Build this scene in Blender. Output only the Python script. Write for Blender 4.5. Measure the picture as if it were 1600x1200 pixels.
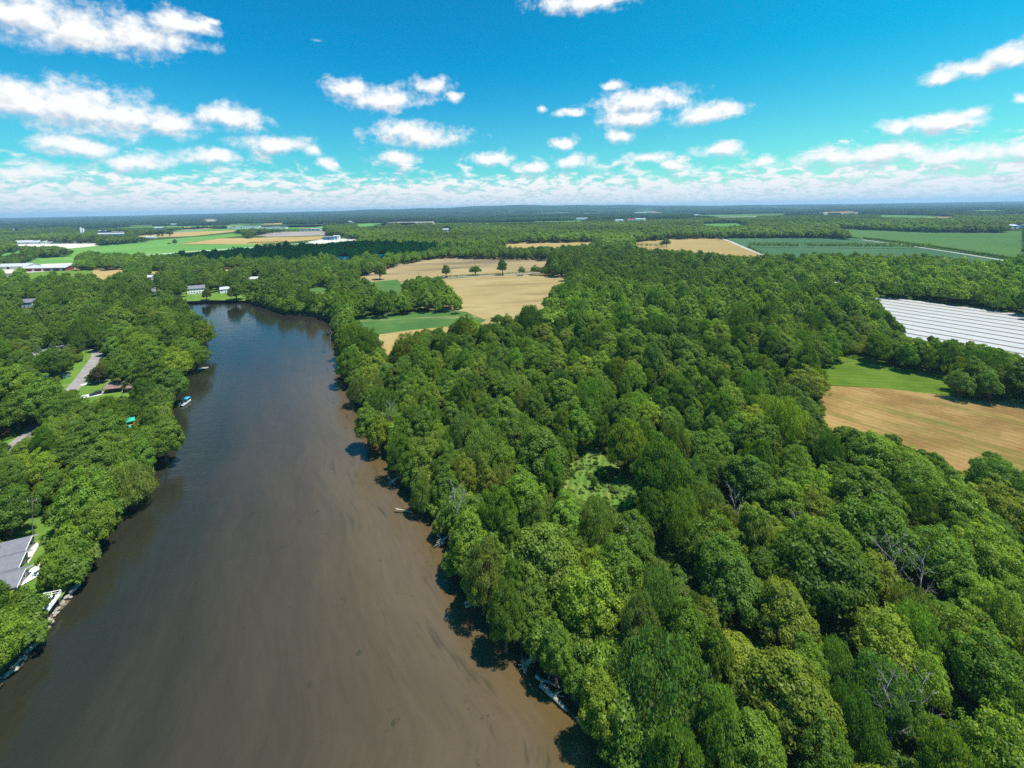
import bpy, bmesh, math, random
import numpy as np
from mathutils import Matrix, Vector
from mathutils.geometry import tessellate_polygon

for o in list(bpy.data.objects):
    bpy.data.objects.remove(o)
SC = bpy.context.scene
COL = SC.collection
R_ = math.radians
rng = np.random.default_rng(11)
random.seed(5)

# ------------------------------------------------------------------ camera
F = 720.0                    # focal length in pixels of the 1600 px frame
HX, HY = 800.0, 326.6        # principal point (the drone looks level, lens shifted down)
ROLL = -R_(0.93)
LZ = 2.0                     # height of the land above the river surface
CAMZ = 92.0
RIGHT = Vector((math.cos(ROLL), 0, math.sin(ROLL)))
UP = Vector((-math.sin(ROLL), 0, math.cos(ROLL)))
FWD = Vector((0, 1, 0))
cam = bpy.data.cameras.new("camera")
cam.sensor_fit = 'HORIZONTAL'
cam.sensor_width = 36.0
cam.lens = 36.0 * F / 1600.0
cam.shift_x = 0.0
cam.shift_y = -(600.0 - HY) / 1600.0
cam.clip_start = 0.5
cam.clip_end = 90000.0
cam_o = bpy.data.objects.new("camera", cam)
COL.objects.link(cam_o)
m = Matrix((RIGHT, UP, -FWD)).transposed().to_4x4()
m.translation = (0, 0, CAMZ)
cam_o.matrix_world = m
SC.camera = cam_o

# ------------------------------------------------------------------ render look
SC.view_settings.view_transform = 'Standard'
SC.view_settings.look = 'None'
SC.view_settings.gamma = 1.0
SC.view_settings.exposure = 0.70
SC.render.engine = 'CYCLES'
SC.cycles.max_bounces = 7
SC.cycles.diffuse_bounces = 5
SC.cycles.glossy_bounces = 2
SC.cycles.transmission_bounces = 3
SC.cycles.volume_bounces = 0
SC.cycles.use_denoising = False
SC.cycles.use_adaptive_sampling = False
SC.cycles.sample_clamp_indirect = 6.0

# ------------------------------------------------------------------ sun
SUN_EL, SUN_AZ = R_(68), R_(112)      # azimuth clockwise from the viewing direction
sun = bpy.data.lights.new("sun", 'SUN')
sun.energy = 4.6
sun.angle = R_(0.55)
sun.color = (1.0, 0.955, 0.87)
sun_o = bpy.data.objects.new("sun", sun)
COL.objects.link(sun_o)
SDIR = Vector((math.sin(SUN_AZ) * math.cos(SUN_EL), math.cos(SUN_AZ) * math.cos(SUN_EL), math.sin(SUN_EL)))
sun_o.rotation_euler = SDIR.to_track_quat('Z', 'Y').to_euler()
sun_o.location = (200, 100, 400)


# ------------------------------------------------------------------ node helpers
def nd(nt, typ, ins=None, **props):
    n = nt.nodes.new(typ)
    for k, v in props.items():
        setattr(n, k, v)
    for k, v in (ins or {}).items():
        s = n.inputs[k]
        if isinstance(v, bpy.types.NodeSocket):
            nt.links.new(v, s)
        else:
            s.default_value = v
    return n


def mth(nt, op, a, b=0.0, c=0.0, clamp=False):
    n = nd(nt, 'ShaderNodeMath', {0: a, 1: b, 2: c}, operation=op)
    n.use_clamp = clamp
    return n.outputs[0]


def vmt(nt, op, a, b=(0, 0, 0), c=(0, 0, 0), out=0):
    n = nd(nt, 'ShaderNodeVectorMath', {0: a, 1: b}, operation=op)
    if op == 'MULTIPLY_ADD':
        s = n.inputs[2]
        if isinstance(c, bpy.types.NodeSocket):
            nt.links.new(c, s)
        else:
            s.default_value = c
    return n.outputs[out]


def mixc(nt, f, a, b, blend='MIX'):
    n = nt.nodes.new('ShaderNodeMix')
    n.data_type = 'RGBA'
    n.blend_type = blend
    n.clamp_factor = True
    for i, v in ((0, f), (6, a), (7, b)):
        s = n.inputs[i]
        if isinstance(v, bpy.types.NodeSocket):
            nt.links.new(v, s)
        else:
            s.default_value = v if i == 0 else (*v, 1.0) if len(v) == 3 else v
    return n.outputs[2]


def ramp(nt, v, lo, hi, a=0.0, b=1.0, smooth=True):
    n = nd(nt, 'ShaderNodeMapRange', {0: v, 1: lo, 2: hi, 3: a, 4: b})
    n.interpolation_type = 'SMOOTHSTEP' if smooth else 'LINEAR'
    return n.outputs[0]


def noise(nt, vec, scale, detail=4.0, rough=0.55, out=0, dist=0.0):
    n = nd(nt, 'ShaderNodeTexNoise', {'Vector': vec, 'Scale': scale, 'Detail': detail, 'Roughness': rough, 'Distortion': dist})
    return n.outputs[out]


# ------------------------------------------------------------------ pixel <-> world
def ray(px, py):
    u, v = (px - HX) / F, (HY - py) / F
    return np.array([u * RIGHT.x + v * UP.x, 1.0, u * RIGHT.z + v * UP.z])


def P(px, py, z=LZ):
    d = ray(px, py)
    t = (CAMZ - z) / max(1e-6, -d[2])
    return np.array([d[0] * t, d[1] * t])


def proj(x, y, z):
    x, y, z = np.asarray(x, float), np.asarray(y, float), np.asarray(z, float) - CAMZ
    yy = np.maximum(y, 1.0)
    u = (x * RIGHT.x + z * RIGHT.z) / yy
    v = (x * UP.x + z * UP.z) / yy
    return HX + F * u, HY - F * v


def pip(poly, x, y):
    """points inside polygon, vectorised"""
    poly = np.asarray(poly, float)
    x, y = np.asarray(x, float), np.asarray(y, float)
    inside = np.zeros(x.shape, bool)
    lo, hi = poly.min(0), poly.max(0)
    sel = (x >= lo[0]) & (x <= hi[0]) & (y >= lo[1]) & (y <= hi[1])
    if not sel.any():
        return inside
    xs, ys = x[sel], y[sel]
    r = np.zeros(xs.shape, bool)
    n = len(poly)
    for i in range(n):
        x1, y1 = poly[i]
        x2, y2 = poly[(i + 1) % n]
        if y1 == y2:
            continue
        c = ((y1 > ys) != (y2 > ys)) & (xs < (x2 - x1) * (ys - y1) / (y2 - y1) + x1)
        r ^= c
    inside[sel] = r
    return inside


def dist_poly(poly, x, y):
    poly = np.asarray(poly, float)
    best = np.full(np.shape(x), 1e9)
    n = len(poly)
    for i in range(n):
        a, b = poly[i], poly[(i + 1) % n]
        d = b - a
        t = np.clip(((x - a[0]) * d[0] + (y - a[1]) * d[1]) / max(1e-9, d @ d), 0, 1)
        best = np.minimum(best, np.hypot(x - a[0] - t * d[0], y - a[1] - t * d[1]))
    return best


# ------------------------------------------------------------------ world: blue sky with fair-weather cumulus
CLOUDS = [  # centre x, y and half sizes in the photograph, turned into directions below
    (45, 30, 110, 40), (130, 48, 95, 34), (215, 52, 90, 32), (285, 34, 52, 18), (330, 30, 18, 8),
    (40, 158, 95, 30), (115, 160, 90, 34), (170, 180, 110, 34), (255, 192, 55, 22), (20, 140, 60, 18),
    (360, 186, 52, 22), (120, 228, 72, 17), (548, 138, 38, 17), (600, 152, 62, 20), (676, 132, 32, 14), (712, 150, 17, 9),
    (618, 205, 34, 18), (655, 212, 74, 17), (430, 226, 56, 16), (488, 237, 18, 10),
    (912, 2, 80, 18), (1000, 160, 74, 22), (985, 185, 55, 16), (962, 135, 18, 9), (968, 212, 16, 12),
    (1112, 176, 48, 15), (1085, 182, 35, 12), (880, 221, 17, 10), (1122, 232, 38, 11), (1012, 244, 38, 9), (1190, 251, 26, 9),
    (1470, 120, 42, 10), (1520, 108, 50, 15), (1575, 92, 55, 22), (1650, 75, 70, 30), (1405, 196, 36, 13), (1470, 190, 70, 16), (1520, 175, 30, 10),
    (1592, 158, 16, 8), (1310, 246, 70, 15), (1390, 238, 90, 18), (1500, 242, 120, 17), (1600, 235, 90, 20),
    (622, 248, 36, 12), (515, 257, 15, 9), (330, 244, 46, 13), (768, 248, 36, 12), (892, 252, 34, 11), (55, 268, 75, 14), (215, 250, 60, 14),
    (892, 176, 20, 7), (848, 170, 10, 7), (1060, 260, 30, 9), (830, 262, 30, 10),
]


def build_world():
    w = bpy.data.worlds.new("World")
    SC.world = w
    w.use_nodes = True
    nt = w.node_tree
    nt.nodes.clear()
    out = nt.nodes.new('ShaderNodeOutputWorld')
    sky = nt.nodes.new('ShaderNodeTexSky')
    sky.sky_type = 'NISHITA'
    sky.sun_disc = False
    sky.sun_elevation = SUN_EL
    sky.sun_rotation = SUN_AZ
    sky.air_density = 1.0
    sky.dust_density = 0.6
    sky.ozone_density = 2.0
    d = nt.nodes.new('ShaderNodeTexCoord').outputs['Generated']
    d = vmt(nt, 'NORMALIZE', d)
    sep = nd(nt, 'ShaderNodeSeparateXYZ', {0: d})
    az = mth(nt, 'ARCTAN2', sep.outputs[0], sep.outputs[1])
    el = mth(nt, 'ARCSINE', sep.outputs[2])
    p0 = nd(nt, 'ShaderNodeCombineXYZ', {0: az, 1: el, 2: 0.0}).outputs[0]

    # the density of the clouds in one direction, as a group used twice (density here, and a little higher for the shading)
    g = bpy.data.node_groups.new("cloud_density", 'ShaderNodeTree')
    g.interface.new_socket("Vector", in_out='INPUT', socket_type='NodeSocketVector')
    g.interface.new_socket("Density", in_out='OUTPUT', socket_type='NodeSocketFloat')
    gi, go = g.nodes.new('NodeGroupInput'), g.nodes.new('NodeGroupOutput')
    p = gi.outputs[0]
    warp = noise(g, p, 16.0, 3.0, 0.5, out=1)
    pw = vmt(g, 'MULTIPLY_ADD', vmt(g, 'SUBTRACT', warp, (0.5, 0.5, 0.5)), (0.05, 0.03, 0.0), p)
    acc = None
    for cx, cy, rx, ry in CLOUDS:
        d0, d1 = ray(cx, cy), ray(cx + rx, cy)
        a0, a1 = math.atan2(d0[0], d0[1]), math.atan2(d1[0], d1[1])
        e0 = math.asin(d0[2] / np.linalg.norm(d0))
        d2 = ray(cx, cy - ry)
        e1 = math.asin(d2[2] / np.linalg.norm(d2))
        sx, sy = 1 / (1.2 * max(1e-3, a1 - a0)), 1 / (1.16 * max(1e-3, e1 - e0))
        q = vmt(g, 'MULTIPLY_ADD', pw, (sx, sy, 0), (-a0 * sx, -e0 * sy, 0))
        ln = vmt(g, 'LENGTH', q, out=1)
        acc = ln if acc is None else mth(g, 'SMOOTH_MIN', acc, ln, 0.25)
    blob = mth(g, 'SUBTRACT', 1.0, mth(g, 'MINIMUM', acc, 2.2))
    ns = noise(g, vmt(g, 'MULTIPLY', p, (1.0, 1.35, 1.0)), 26.0, 9.0, 0.56)
    bn = mth(g, 'MULTIPLY_ADD', mth(g, 'SUBTRACT', ns, 0.5), 1.75, mth(g, 'MULTIPLY_ADD', mth(g, 'SUBTRACT', noise(g, p, 85.0, 5.0, 0.6), 0.5), 0.75, mth(g, 'ADD', blob, 0.08)))
    # the far cloud deck, seen edge-on towards the horizon
    sp = nd(g, 'ShaderNodeSeparateXYZ', {0: p})
    bands = []
    for sc_, sq, off in ((17.0, 2.0, 3.1), (34.0, 2.6, 8.7), (70.0, 3.6, 1.9)):
        q = vmt(g, 'MULTIPLY_ADD', p, (sc_, sc_ * sq, 1.0), (off, off * 2.0, off))
        bands.append(noise(g, q, 1.0, 7.0, 0.6, dist=0.35))
    w1, w2 = ramp(g, sp.outputs[1], 0.055, 0.095), ramp(g, sp.outputs[1], 0.018, 0.045)
    lo_ = mth(g, 'ADD', mth(g, 'MULTIPLY', bands[2], mth(g, 'SUBTRACT', 1.0, w2)), mth(g, 'MULTIPLY', bands[1], w2))
    dn = mth(g, 'ADD', mth(g, 'MULTIPLY', lo_, mth(g, 'SUBTRACT', 1.0, w1)), mth(g, 'MULTIPLY', bands[0], w1))
    cov = ramp(g, sp.outputs[1], 0.035, 0.16, 0.15, -0.21, smooth=False)
    dk = mth(g, 'MULTIPLY', mth(g, 'ADD', mth(g, 'SUBTRACT', dn, 0.5), cov), 5.0)
    g.links.new(mth(g, 'MAXIMUM', bn, dk), go.inputs[0])

    def dens(vec):
        n = nt.nodes.new('ShaderNodeGroup')
        n.node_tree = g
        nt.links.new(vec, n.inputs[0])
        return n.outputs[0]
    d0 = dens(p0)
    d1 = dens(vmt(nt, 'ADD', p0, (0.010, 0.017, 0)))
    mask = ramp(nt, d0, -0.10, 0.85)
    lit = ramp(nt, mth(nt, 'SUBTRACT', d0, d1), -0.75, 0.35)
    thin = ramp(nt, d0, 0.1, 0.9, 0.75, 1.0)
    ccol = mixc(nt, lit, (5.7, 6.25, 7.3), (10.0, 10.0, 9.8))
    ccol = mixc(nt, thin, (6.5, 8.2, 9.6), ccol)
    tint = mixc(nt, ramp(nt, el, 0.03, 0.32), (0.36, 1.32, 1.26), (0.0, 1.12, 1.46))
    tint = mixc(nt, 1.0, tint, mixc(nt, ramp(nt, az, -0.3, 0.75), (1.0, 1.0, 1.0), (1.6, 1.22, 1.03)), 'MULTIPLY')
    blue = mixc(nt, 1.0, sky.outputs[0], tint, 'MULTIPLY')
    hz = ramp(nt, el, -0.01, 0.085, 0.78, 0.0)
    allc = mixc(nt, mask, blue, ccol)
    allc = mixc(nt, hz, allc, (7.6, 8.3, 8.7))
    bg = nd(nt, 'ShaderNodeBackground', {0: allc, 1: 0.064})
    nt.links.new(bg.outputs[0], out.inputs[0])
    w.cycles.sampling_method = 'MANUAL'
    w.cycles.sample_map_resolution = 512


build_world()


# ------------------------------------------------------------------ object helpers
def tag(o, label=None, cat=None, group=None, kind=None):
    for k, v in (('label', label), ('category', cat), ('group', group), ('kind', kind)):
        if v:
            o[k] = v
    return o


def link(name, data, parent=None):
    o = bpy.data.objects.new(name, data)
    COL.objects.link(o)
    if parent is not None:
        o.parent = parent
    return o


def empty(name, loc, rz=0.0, **kw):
    o = link(name, None)
    o.location = loc
    o.rotation_euler = (0, 0, rz)
    o.empty_display_size = 0.5
    return tag(o, **kw)


def mesh_np(name, V, faces, mats, midx=None, attrs=None, smooth=False):
    """V (n,3); faces: (m,k) array or list of lists"""
    me = bpy.data.meshes.new(name)
    if isinstance(faces, np.ndarray) and faces.ndim == 2:
        m, k = faces.shape
        me.vertices.add(len(V))
        me.vertices.foreach_set('co', np.asarray(V, np.float32).ravel())
        me.loops.add(m * k)
        me.loops.foreach_set('vertex_index', faces.astype(np.int32).ravel())
        me.polygons.add(m)
        me.polygons.foreach_set('loop_start', np.arange(0, m * k, k, dtype=np.int32))
        me.polygons.foreach_set('loop_total', np.full(m, k, np.int32))
        me.update(calc_edges=True)
    else:
        me.from_pydata([tuple(map(float, v)) for v in V], [], [tuple(map(int, f)) for f in faces])
    for mt in mats:
        me.materials.append(mt)
    if midx is not None:
        me.polygons.foreach_set('material_index', np.asarray(midx, np.int32))
    for an, (dom, typ, val) in (attrs or {}).items():
        a = me.attributes.new(an, typ, dom)
        a.data.foreach_set('value' if typ in ('FLOAT', 'INT') else 'vector' if typ == 'FLOAT_VECTOR' else 'color', np.asarray(val).ravel())
    if smooth:
        me.polygons.foreach_set('use_smooth', np.ones(len(me.polygons), bool))
    me.update()
    return me


class MB:
    """collects boxes, prisms and tubes and links them as ONE mesh object"""
    def __init__(s):
        s.V, s.F = [], []

    def add(s, V, Fs):
        o = len(s.V)
        s.V += [tuple(v) for v in V]
        s.F += [tuple(i + o for i in f) for f in Fs]
        return s

    def box(s, x0, x1, y0, y1, z0, z1):
        V = [(x, y, z) for z in (z0, z1) for y in (y0, y1) for x in (x0, x1)]
        return s.add(V, [(0, 2, 3, 1), (4, 5, 7, 6), (0, 1, 5, 4), (2, 6, 7, 3), (0, 4, 6, 2), (1, 3, 7, 5)])

    def prism(s, pts, z0, z1):
        n = len(pts)
        V = [(x, y, z0) for x, y in pts] + [(x, y, z1) for x, y in pts]
        return s.add(V, [tuple(range(n))[::-1], tuple(range(n, 2 * n))] + [(i, (i + 1) % n, n + (i + 1) % n, n + i) for i in range(n)])

    def slab(s, a, b, c, d, t):
        """a sloping quad a-b-c-d with thickness t downwards"""
        V = [tuple(p) for p in (a, b, c, d)] + [(p[0], p[1], p[2] - t) for p in (a, b, c, d)]
        return s.add(V, [(0, 1, 2, 3), (7, 6, 5, 4), (0, 4, 5, 1), (1, 5, 6, 2), (2, 6, 7, 3), (3, 7, 4, 0)])

    def tube(s, pts, rad, n=7):
        pts = [Vector(p) for p in pts]
        rings = []
        for i, p in enumerate(pts):
            t = (pts[min(i + 1, len(pts) - 1)] - pts[max(i - 1, 0)]).normalized()
            a = t.orthogonal().normalized()
            b = t.cross(a)
            r = rad[i] if hasattr(rad, '__len__') else rad
            rings.append([p + (a * math.cos(k * 2 * math.pi / n) + b * math.sin(k * 2 * math.pi / n)) * r for k in range(n)])
        V = [v for r in rings for v in r]
        Fs = [(i * n + k, i * n + (k + 1) % n, (i + 1) * n + (k + 1) % n, (i + 1) * n + k) for i in range(len(pts) - 1) for k in range(n)]
        Fs += [tuple(range(n))[::-1], tuple(range((len(pts) - 1) * n, len(pts) * n))]
        return s.add(V, Fs)

    def build(s, name, mat, parent=None, bevel=0.0, smooth=False):
        me = bpy.data.meshes.new(name)
        me.from_pydata(s.V, [], s.F)
        me.materials.append(mat)
        bm = bmesh.new()
        bm.from_mesh(me)
        bmesh.ops.recalc_face_normals(bm, faces=bm.faces)
        if bevel > 0:
            bmesh.ops.bevel(bm, geom=[e for e in bm.edges if len(e.link_faces) == 2 and e.calc_face_angle(0) > 0.6], offset=bevel, segments=2, affect='EDGES', profile=0.6)
        for f in bm.faces:
            f.smooth = smooth
        bm.to_mesh(me)
        bm.free()
        return link(name, me, parent)


# ------------------------------------------------------------------ materials
def newmat(name):
    mt = bpy.data.materials.new(name)
    mt.use_nodes = True
    nt = mt.node_tree
    nt.nodes.clear()
    out = nt.nodes.new('ShaderNodeOutputMaterial')
    return mt, nt, out


def plain(name, c, rough=0.7, var=0.18, scale=0.6, metal=0.0, spec=0.3, bump=0.0):
    mt, nt, out = newmat(name)
    pos = nd(nt, 'ShaderNodeTexCoord').outputs['Object']
    f = noise(nt, pos, scale, 5.0, 0.6)
    c0 = tuple(x * (1 - var) for x in c)
    c1 = tuple(min(1, x * (1 + var)) for x in c)
    b = nd(nt, 'ShaderNodeBsdfPrincipled', {'Base Color': mixc(nt, ramp(nt, f, 0.3, 0.7), c0, c1), 'Roughness': rough, 'Metallic': metal, 'Specular IOR Level': spec})
    if bump:
        bp = nd(nt, 'ShaderNodeBump', {'Strength': bump, 'Distance': 0.1, 'Height': noise(nt, pos, scale * 6, 4.0)})
        nt.links.new(bp.outputs[0], b.inputs['Normal'])
    nt.links.new(b.outputs[0], out.inputs[0])
    return mt


def leaf_mat(name, source):
    mt, nt, out = newmat(name)
    if source == 'OBJECT':
        c = nd(nt, 'ShaderNodeObjectInfo').outputs['Color']
    else:
        c = nd(nt, 'ShaderNodeAttribute', attribute_type='INSTANCER', attribute_name='tint').outputs['Color']
    lv = nd(nt, 'ShaderNodeAttribute', attribute_type='GEOMETRY', attribute_name='lv').outputs['Fac']
    c = mixc(nt, 1.0, c, mixc(nt, lv, (0.62, 0.66, 0.7), (1.42, 1.32, 1.2)), 'MULTIPLY')
    df = nd(nt, 'ShaderNodeBsdfDiffuse', {'Color': c, 'Roughness': 0.5})
    tr = nd(nt, 'ShaderNodeBsdfTranslucent', {'Color': mixc(nt, 1.0, c, (1.25, 1.25, 0.5), 'MULTIPLY')})
    mx = nd(nt, 'ShaderNodeMixShader', {0: 0.48, 1: df.outputs[0], 2: tr.outputs[0]})
    gl = nd(nt, 'ShaderNodeBsdfGlossy', {'Color': (1, 1, 1, 1), 'Roughness': 0.45})
    m2 = nd(nt, 'ShaderNodeMixShader', {0: 0.008, 1: mx.outputs[0], 2: gl.outputs[0]})
    nt.links.new(m2.outputs[0], out.inputs[0])
    return mt


def field_mat(name, c1, c2, c3=None, rowdir=(1, 0), period=4.0, row=0.25, patch=0.02, bump=0.3, c3lo=0.58, c3hi=0.7):
    """ground crop: colour patches, sowing rows and clods"""
    mt, nt, out = newmat(name)
    pos = nd(nt, 'ShaderNodeNewGeometry').outputs['Position']
    ang = math.atan2(rowdir[1], rowdir[0])
    al = (math.cos(ang), math.sin(ang), 0)
    ac = (-math.sin(ang), math.cos(ang), 0)
    u = vmt(nt, 'DOT_PRODUCT', pos, al, out=1)
    v = vmt(nt, 'DOT_PRODUCT', pos, ac, out=1)
    st = nd(nt, 'ShaderNodeCombineXYZ', {0: mth(nt, 'MULTIPLY', u, 0.16), 1: v, 2: 0.0}).outputs[0]
    big = noise(nt, pos, patch, 6.0, 0.62)
    c = mixc(nt, ramp(nt, big, 0.34, 0.66), c1, c2)
    if c3:
        c = mixc(nt, ramp(nt, noise(nt, st, patch * 1.8, 7.0, 0.65), c3lo, c3hi), c, c3)
    rows = mth(nt, 'SINE', mth(nt, 'MULTIPLY', mth(nt, 'ADD', v, mth(nt, 'MULTIPLY', noise(nt, pos, 0.05, 2.0), period * 0.5)), 2 * math.pi / period))
    streak = noise(nt, st, 1.2 / period, 6.0, 0.65)
    val = mth(nt, 'ADD', mth(nt, 'MULTIPLY', rows, row * 0.5), mth(nt, 'MULTIPLY', mth(nt, 'SUBTRACT', streak, 0.5), 2.4 * row))
    fine = mth(nt, 'MULTIPLY', mth(nt, 'SUBTRACT', noise(nt, pos, 0.8, 5.0, 0.7), 0.5), 0.5)
    val = mth(nt, 'ADD', mth(nt, 'ADD', val, fine), 1.0)
    c = mixc(nt, 1.0, c, nd(nt, 'ShaderNodeCombineColor', {0: val, 1: val, 2: val}).outputs[0], 'MULTIPLY')
    b = nd(nt, 'ShaderNodeBsdfDiffuse', {'Color': c, 'Roughness': 0.9})
    if bump:
        bp = nd(nt, 'ShaderNodeBump', {'Strength': bump, 'Distance': 0.3, 'Height': mth(nt, 'ADD', streak, fine)})
        nt.links.new(bp.outputs[0], b.inputs['Normal'])
    nt.links.new(b.outputs[0], out.inputs[0])
    return mt


def bark_mat(name, c):
    return plain(name, c, 0.9, 0.3, 2.0, spec=0.1, bump=0.4)


LEAF = leaf_mat("leaf_individual", 'OBJECT')
LEAFS = leaf_mat("leaf_woodland", 'INSTANCER')
BARK = bark_mat("bark", (0.10, 0.075, 0.055))
DEADWOOD = bark_mat("dead_wood", (0.28, 0.255, 0.24))
DRIFT = bark_mat("driftwood", (0.36, 0.31, 0.245))
WHITE = plain("white_paint", (0.82, 0.82, 0.81), 0.5, 0.05)
ROOF_GREY = plain("grey_shingles", (0.155, 0.155, 0.178), 0.85, 0.12, 1.2, bump=0.3)
ROOF_BROWN = plain("brown_shingles", (0.20, 0.125, 0.115), 0.85, 0.15, 1.2, bump=0.3)
ROOF_PALE = plain("pale_metal_roof", (0.42, 0.425, 0.44), 0.5, 0.06, 0.1)
ROOF_RED = plain("red_metal_roof", (0.50, 0.07, 0.06), 0.6, 0.1, 0.1)
ROOF_BLUE = plain("blue_metal_roof", (0.05, 0.22, 0.5), 0.6, 0.1, 0.1)
WALL_RED = plain("red_barn_boards", (0.30, 0.06, 0.05), 0.8, 0.15, 0.3)
WALL_TAN = plain("tan_siding", (0.42, 0.36, 0.29), 0.8, 0.08)
WALL_BLUE = plain("pale_blue_siding", (0.42, 0.50, 0.58), 0.8, 0.06)
WALL_BRICK = plain("brown_brick", (0.24, 0.13, 0.10), 0.85, 0.2, 3.0)
GLASSM = plain("window_glass", (0.03, 0.04, 0.05), 0.08, 0.1, spec=0.8)
CONC = plain("pale_concrete", (0.52, 0.49, 0.45), 0.85, 0.14, 0.35, bump=0.1)
ASPH = plain("worn_asphalt", (0.235, 0.215, 0.205), 0.9, 0.14, 0.25, bump=0.1)
DARKM = plain("dark_metal", (0.03, 0.03, 0.035), 0.45, 0.1, spec=0.5)
POLEW = plain("weathered_pole_wood", (0.17, 0.14, 0.115), 0.9, 0.2, 1.5)
PALEPOLE = plain("pale_pole_wood", (0.42, 0.39, 0.36), 0.9, 0.15, 1.5)
STONE = plain("shore_stone", (0.34, 0.30, 0.25), 0.9, 0.35, 0.9, bump=0.5)
CARBODY = plain("dark_blue_car_paint", (0.02, 0.028, 0.045), 0.25, 0.05, spec=0.6)
CHROME = plain("brushed_aluminium", (0.55, 0.56, 0.58), 0.3, 0.05, metal=0.8)
RUBBER = plain("rubber", (0.02, 0.02, 0.02), 0.9, 0.1)
CANVAS_BLUE = plain("blue_canvas", (0.02, 0.30, 0.55), 0.8, 0.08)
TEAL = plain("teal_canvas", (0.01, 0.38, 0.30), 0.7, 0.08)
ORANGE = plain("orange_timber", (0.55, 0.24, 0.08), 0.7, 0.15)
REDM = plain("red_cushion", (0.42, 0.08, 0.05), 0.8, 0.1)
CREAM = plain("cream_vinyl", (0.6, 0.55, 0.47), 0.6, 0.1)
PLASTIC = None

# ------------------------------------------------------------------ river outline (water's edge, from both banks)
def edge(pts, z):
    return [P(x, y, zz) for x, y, zz in [(p[0], p[1], p[2] if len(p) > 2 else z) for p in pts]]


LB = ([(-700, 2000), (-300, 1400), (-120, 1190), (0, 1068), (45, 1020), (70, 985), (98, 945), (122, 912), (150, 885, 1),
                  (166, 855, 2), (176, 822, 3), (214, 788, 3), (226, 762, 3), (226, 738, 3), (244, 713, 3), (272, 690, 3), (270, 665, 3), (272, 640, 2),
                  (277, 622, 2), (290, 606, 1.5), (297, 590, 2), (309, 570, 2), (320, 555, 2), (325, 540, 2), (330, 525, 3), (322, 508, 4), (296, 494, 4), (272, 484, 3),
                  (240, 480, 1), (180, 484, 0)])
LEFT_BANK = edge([(p[0] - (22 if 690 < p[1] < 895 else 15 if 500 < p[1] < 895 else 0), *p[1:]) for p in LB], 0.3)
FAR_BANK = edge([(180, 478), (240, 473), (285, 472), (330, 470), (385, 470)], 0.3)
RB = ([(1600, 2000), (1130, 1420), (1000, 1260), (962, 1200), (948, 1150), (918, 1112), (866, 1068), (826, 1028), (788, 985), (748, 940), (722, 900),
                   (705, 862), (684, 830), (664, 800), (632, 772), (612, 738), (592, 700), (570, 660), (554, 630), (530, 600), (524, 560), (518, 530), (512, 505),
                   (486, 494), (446, 490), (414, 480), (388, 472)])
RIGHT_BANK = edge([(p[0] + (13 if 490 < p[1] < 870 else 8 if 870 <= p[1] < 1200 else 0), p[1]) for p in RB], 0.3)
RIVER = np.array(LEFT_BANK + FAR_BANK + RIGHT_BANK[::-1])


def smooth01(a, b, x):
    t = np.clip((x - a) / (b - a), 0, 1)
    return t * t * (3 - 2 * t)


def hill(x, y):
    """the land rises a little towards the horizon"""
    az = np.arctan2(x, np.maximum(y, 1))
    A = 40 + 128 * np.exp(-((az + 0.02) / 0.45) ** 2)
    wob = 0.86 + 0.10 * np.sin(az * 9 + 1.0) + 0.06 * np.sin(az * 23 + 2.0) + 0.05 * np.sin(az * 57) + 0.08 * np.sin(y / 900.0)
    return smooth01(5500, 14000, y) * A * wob


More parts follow.
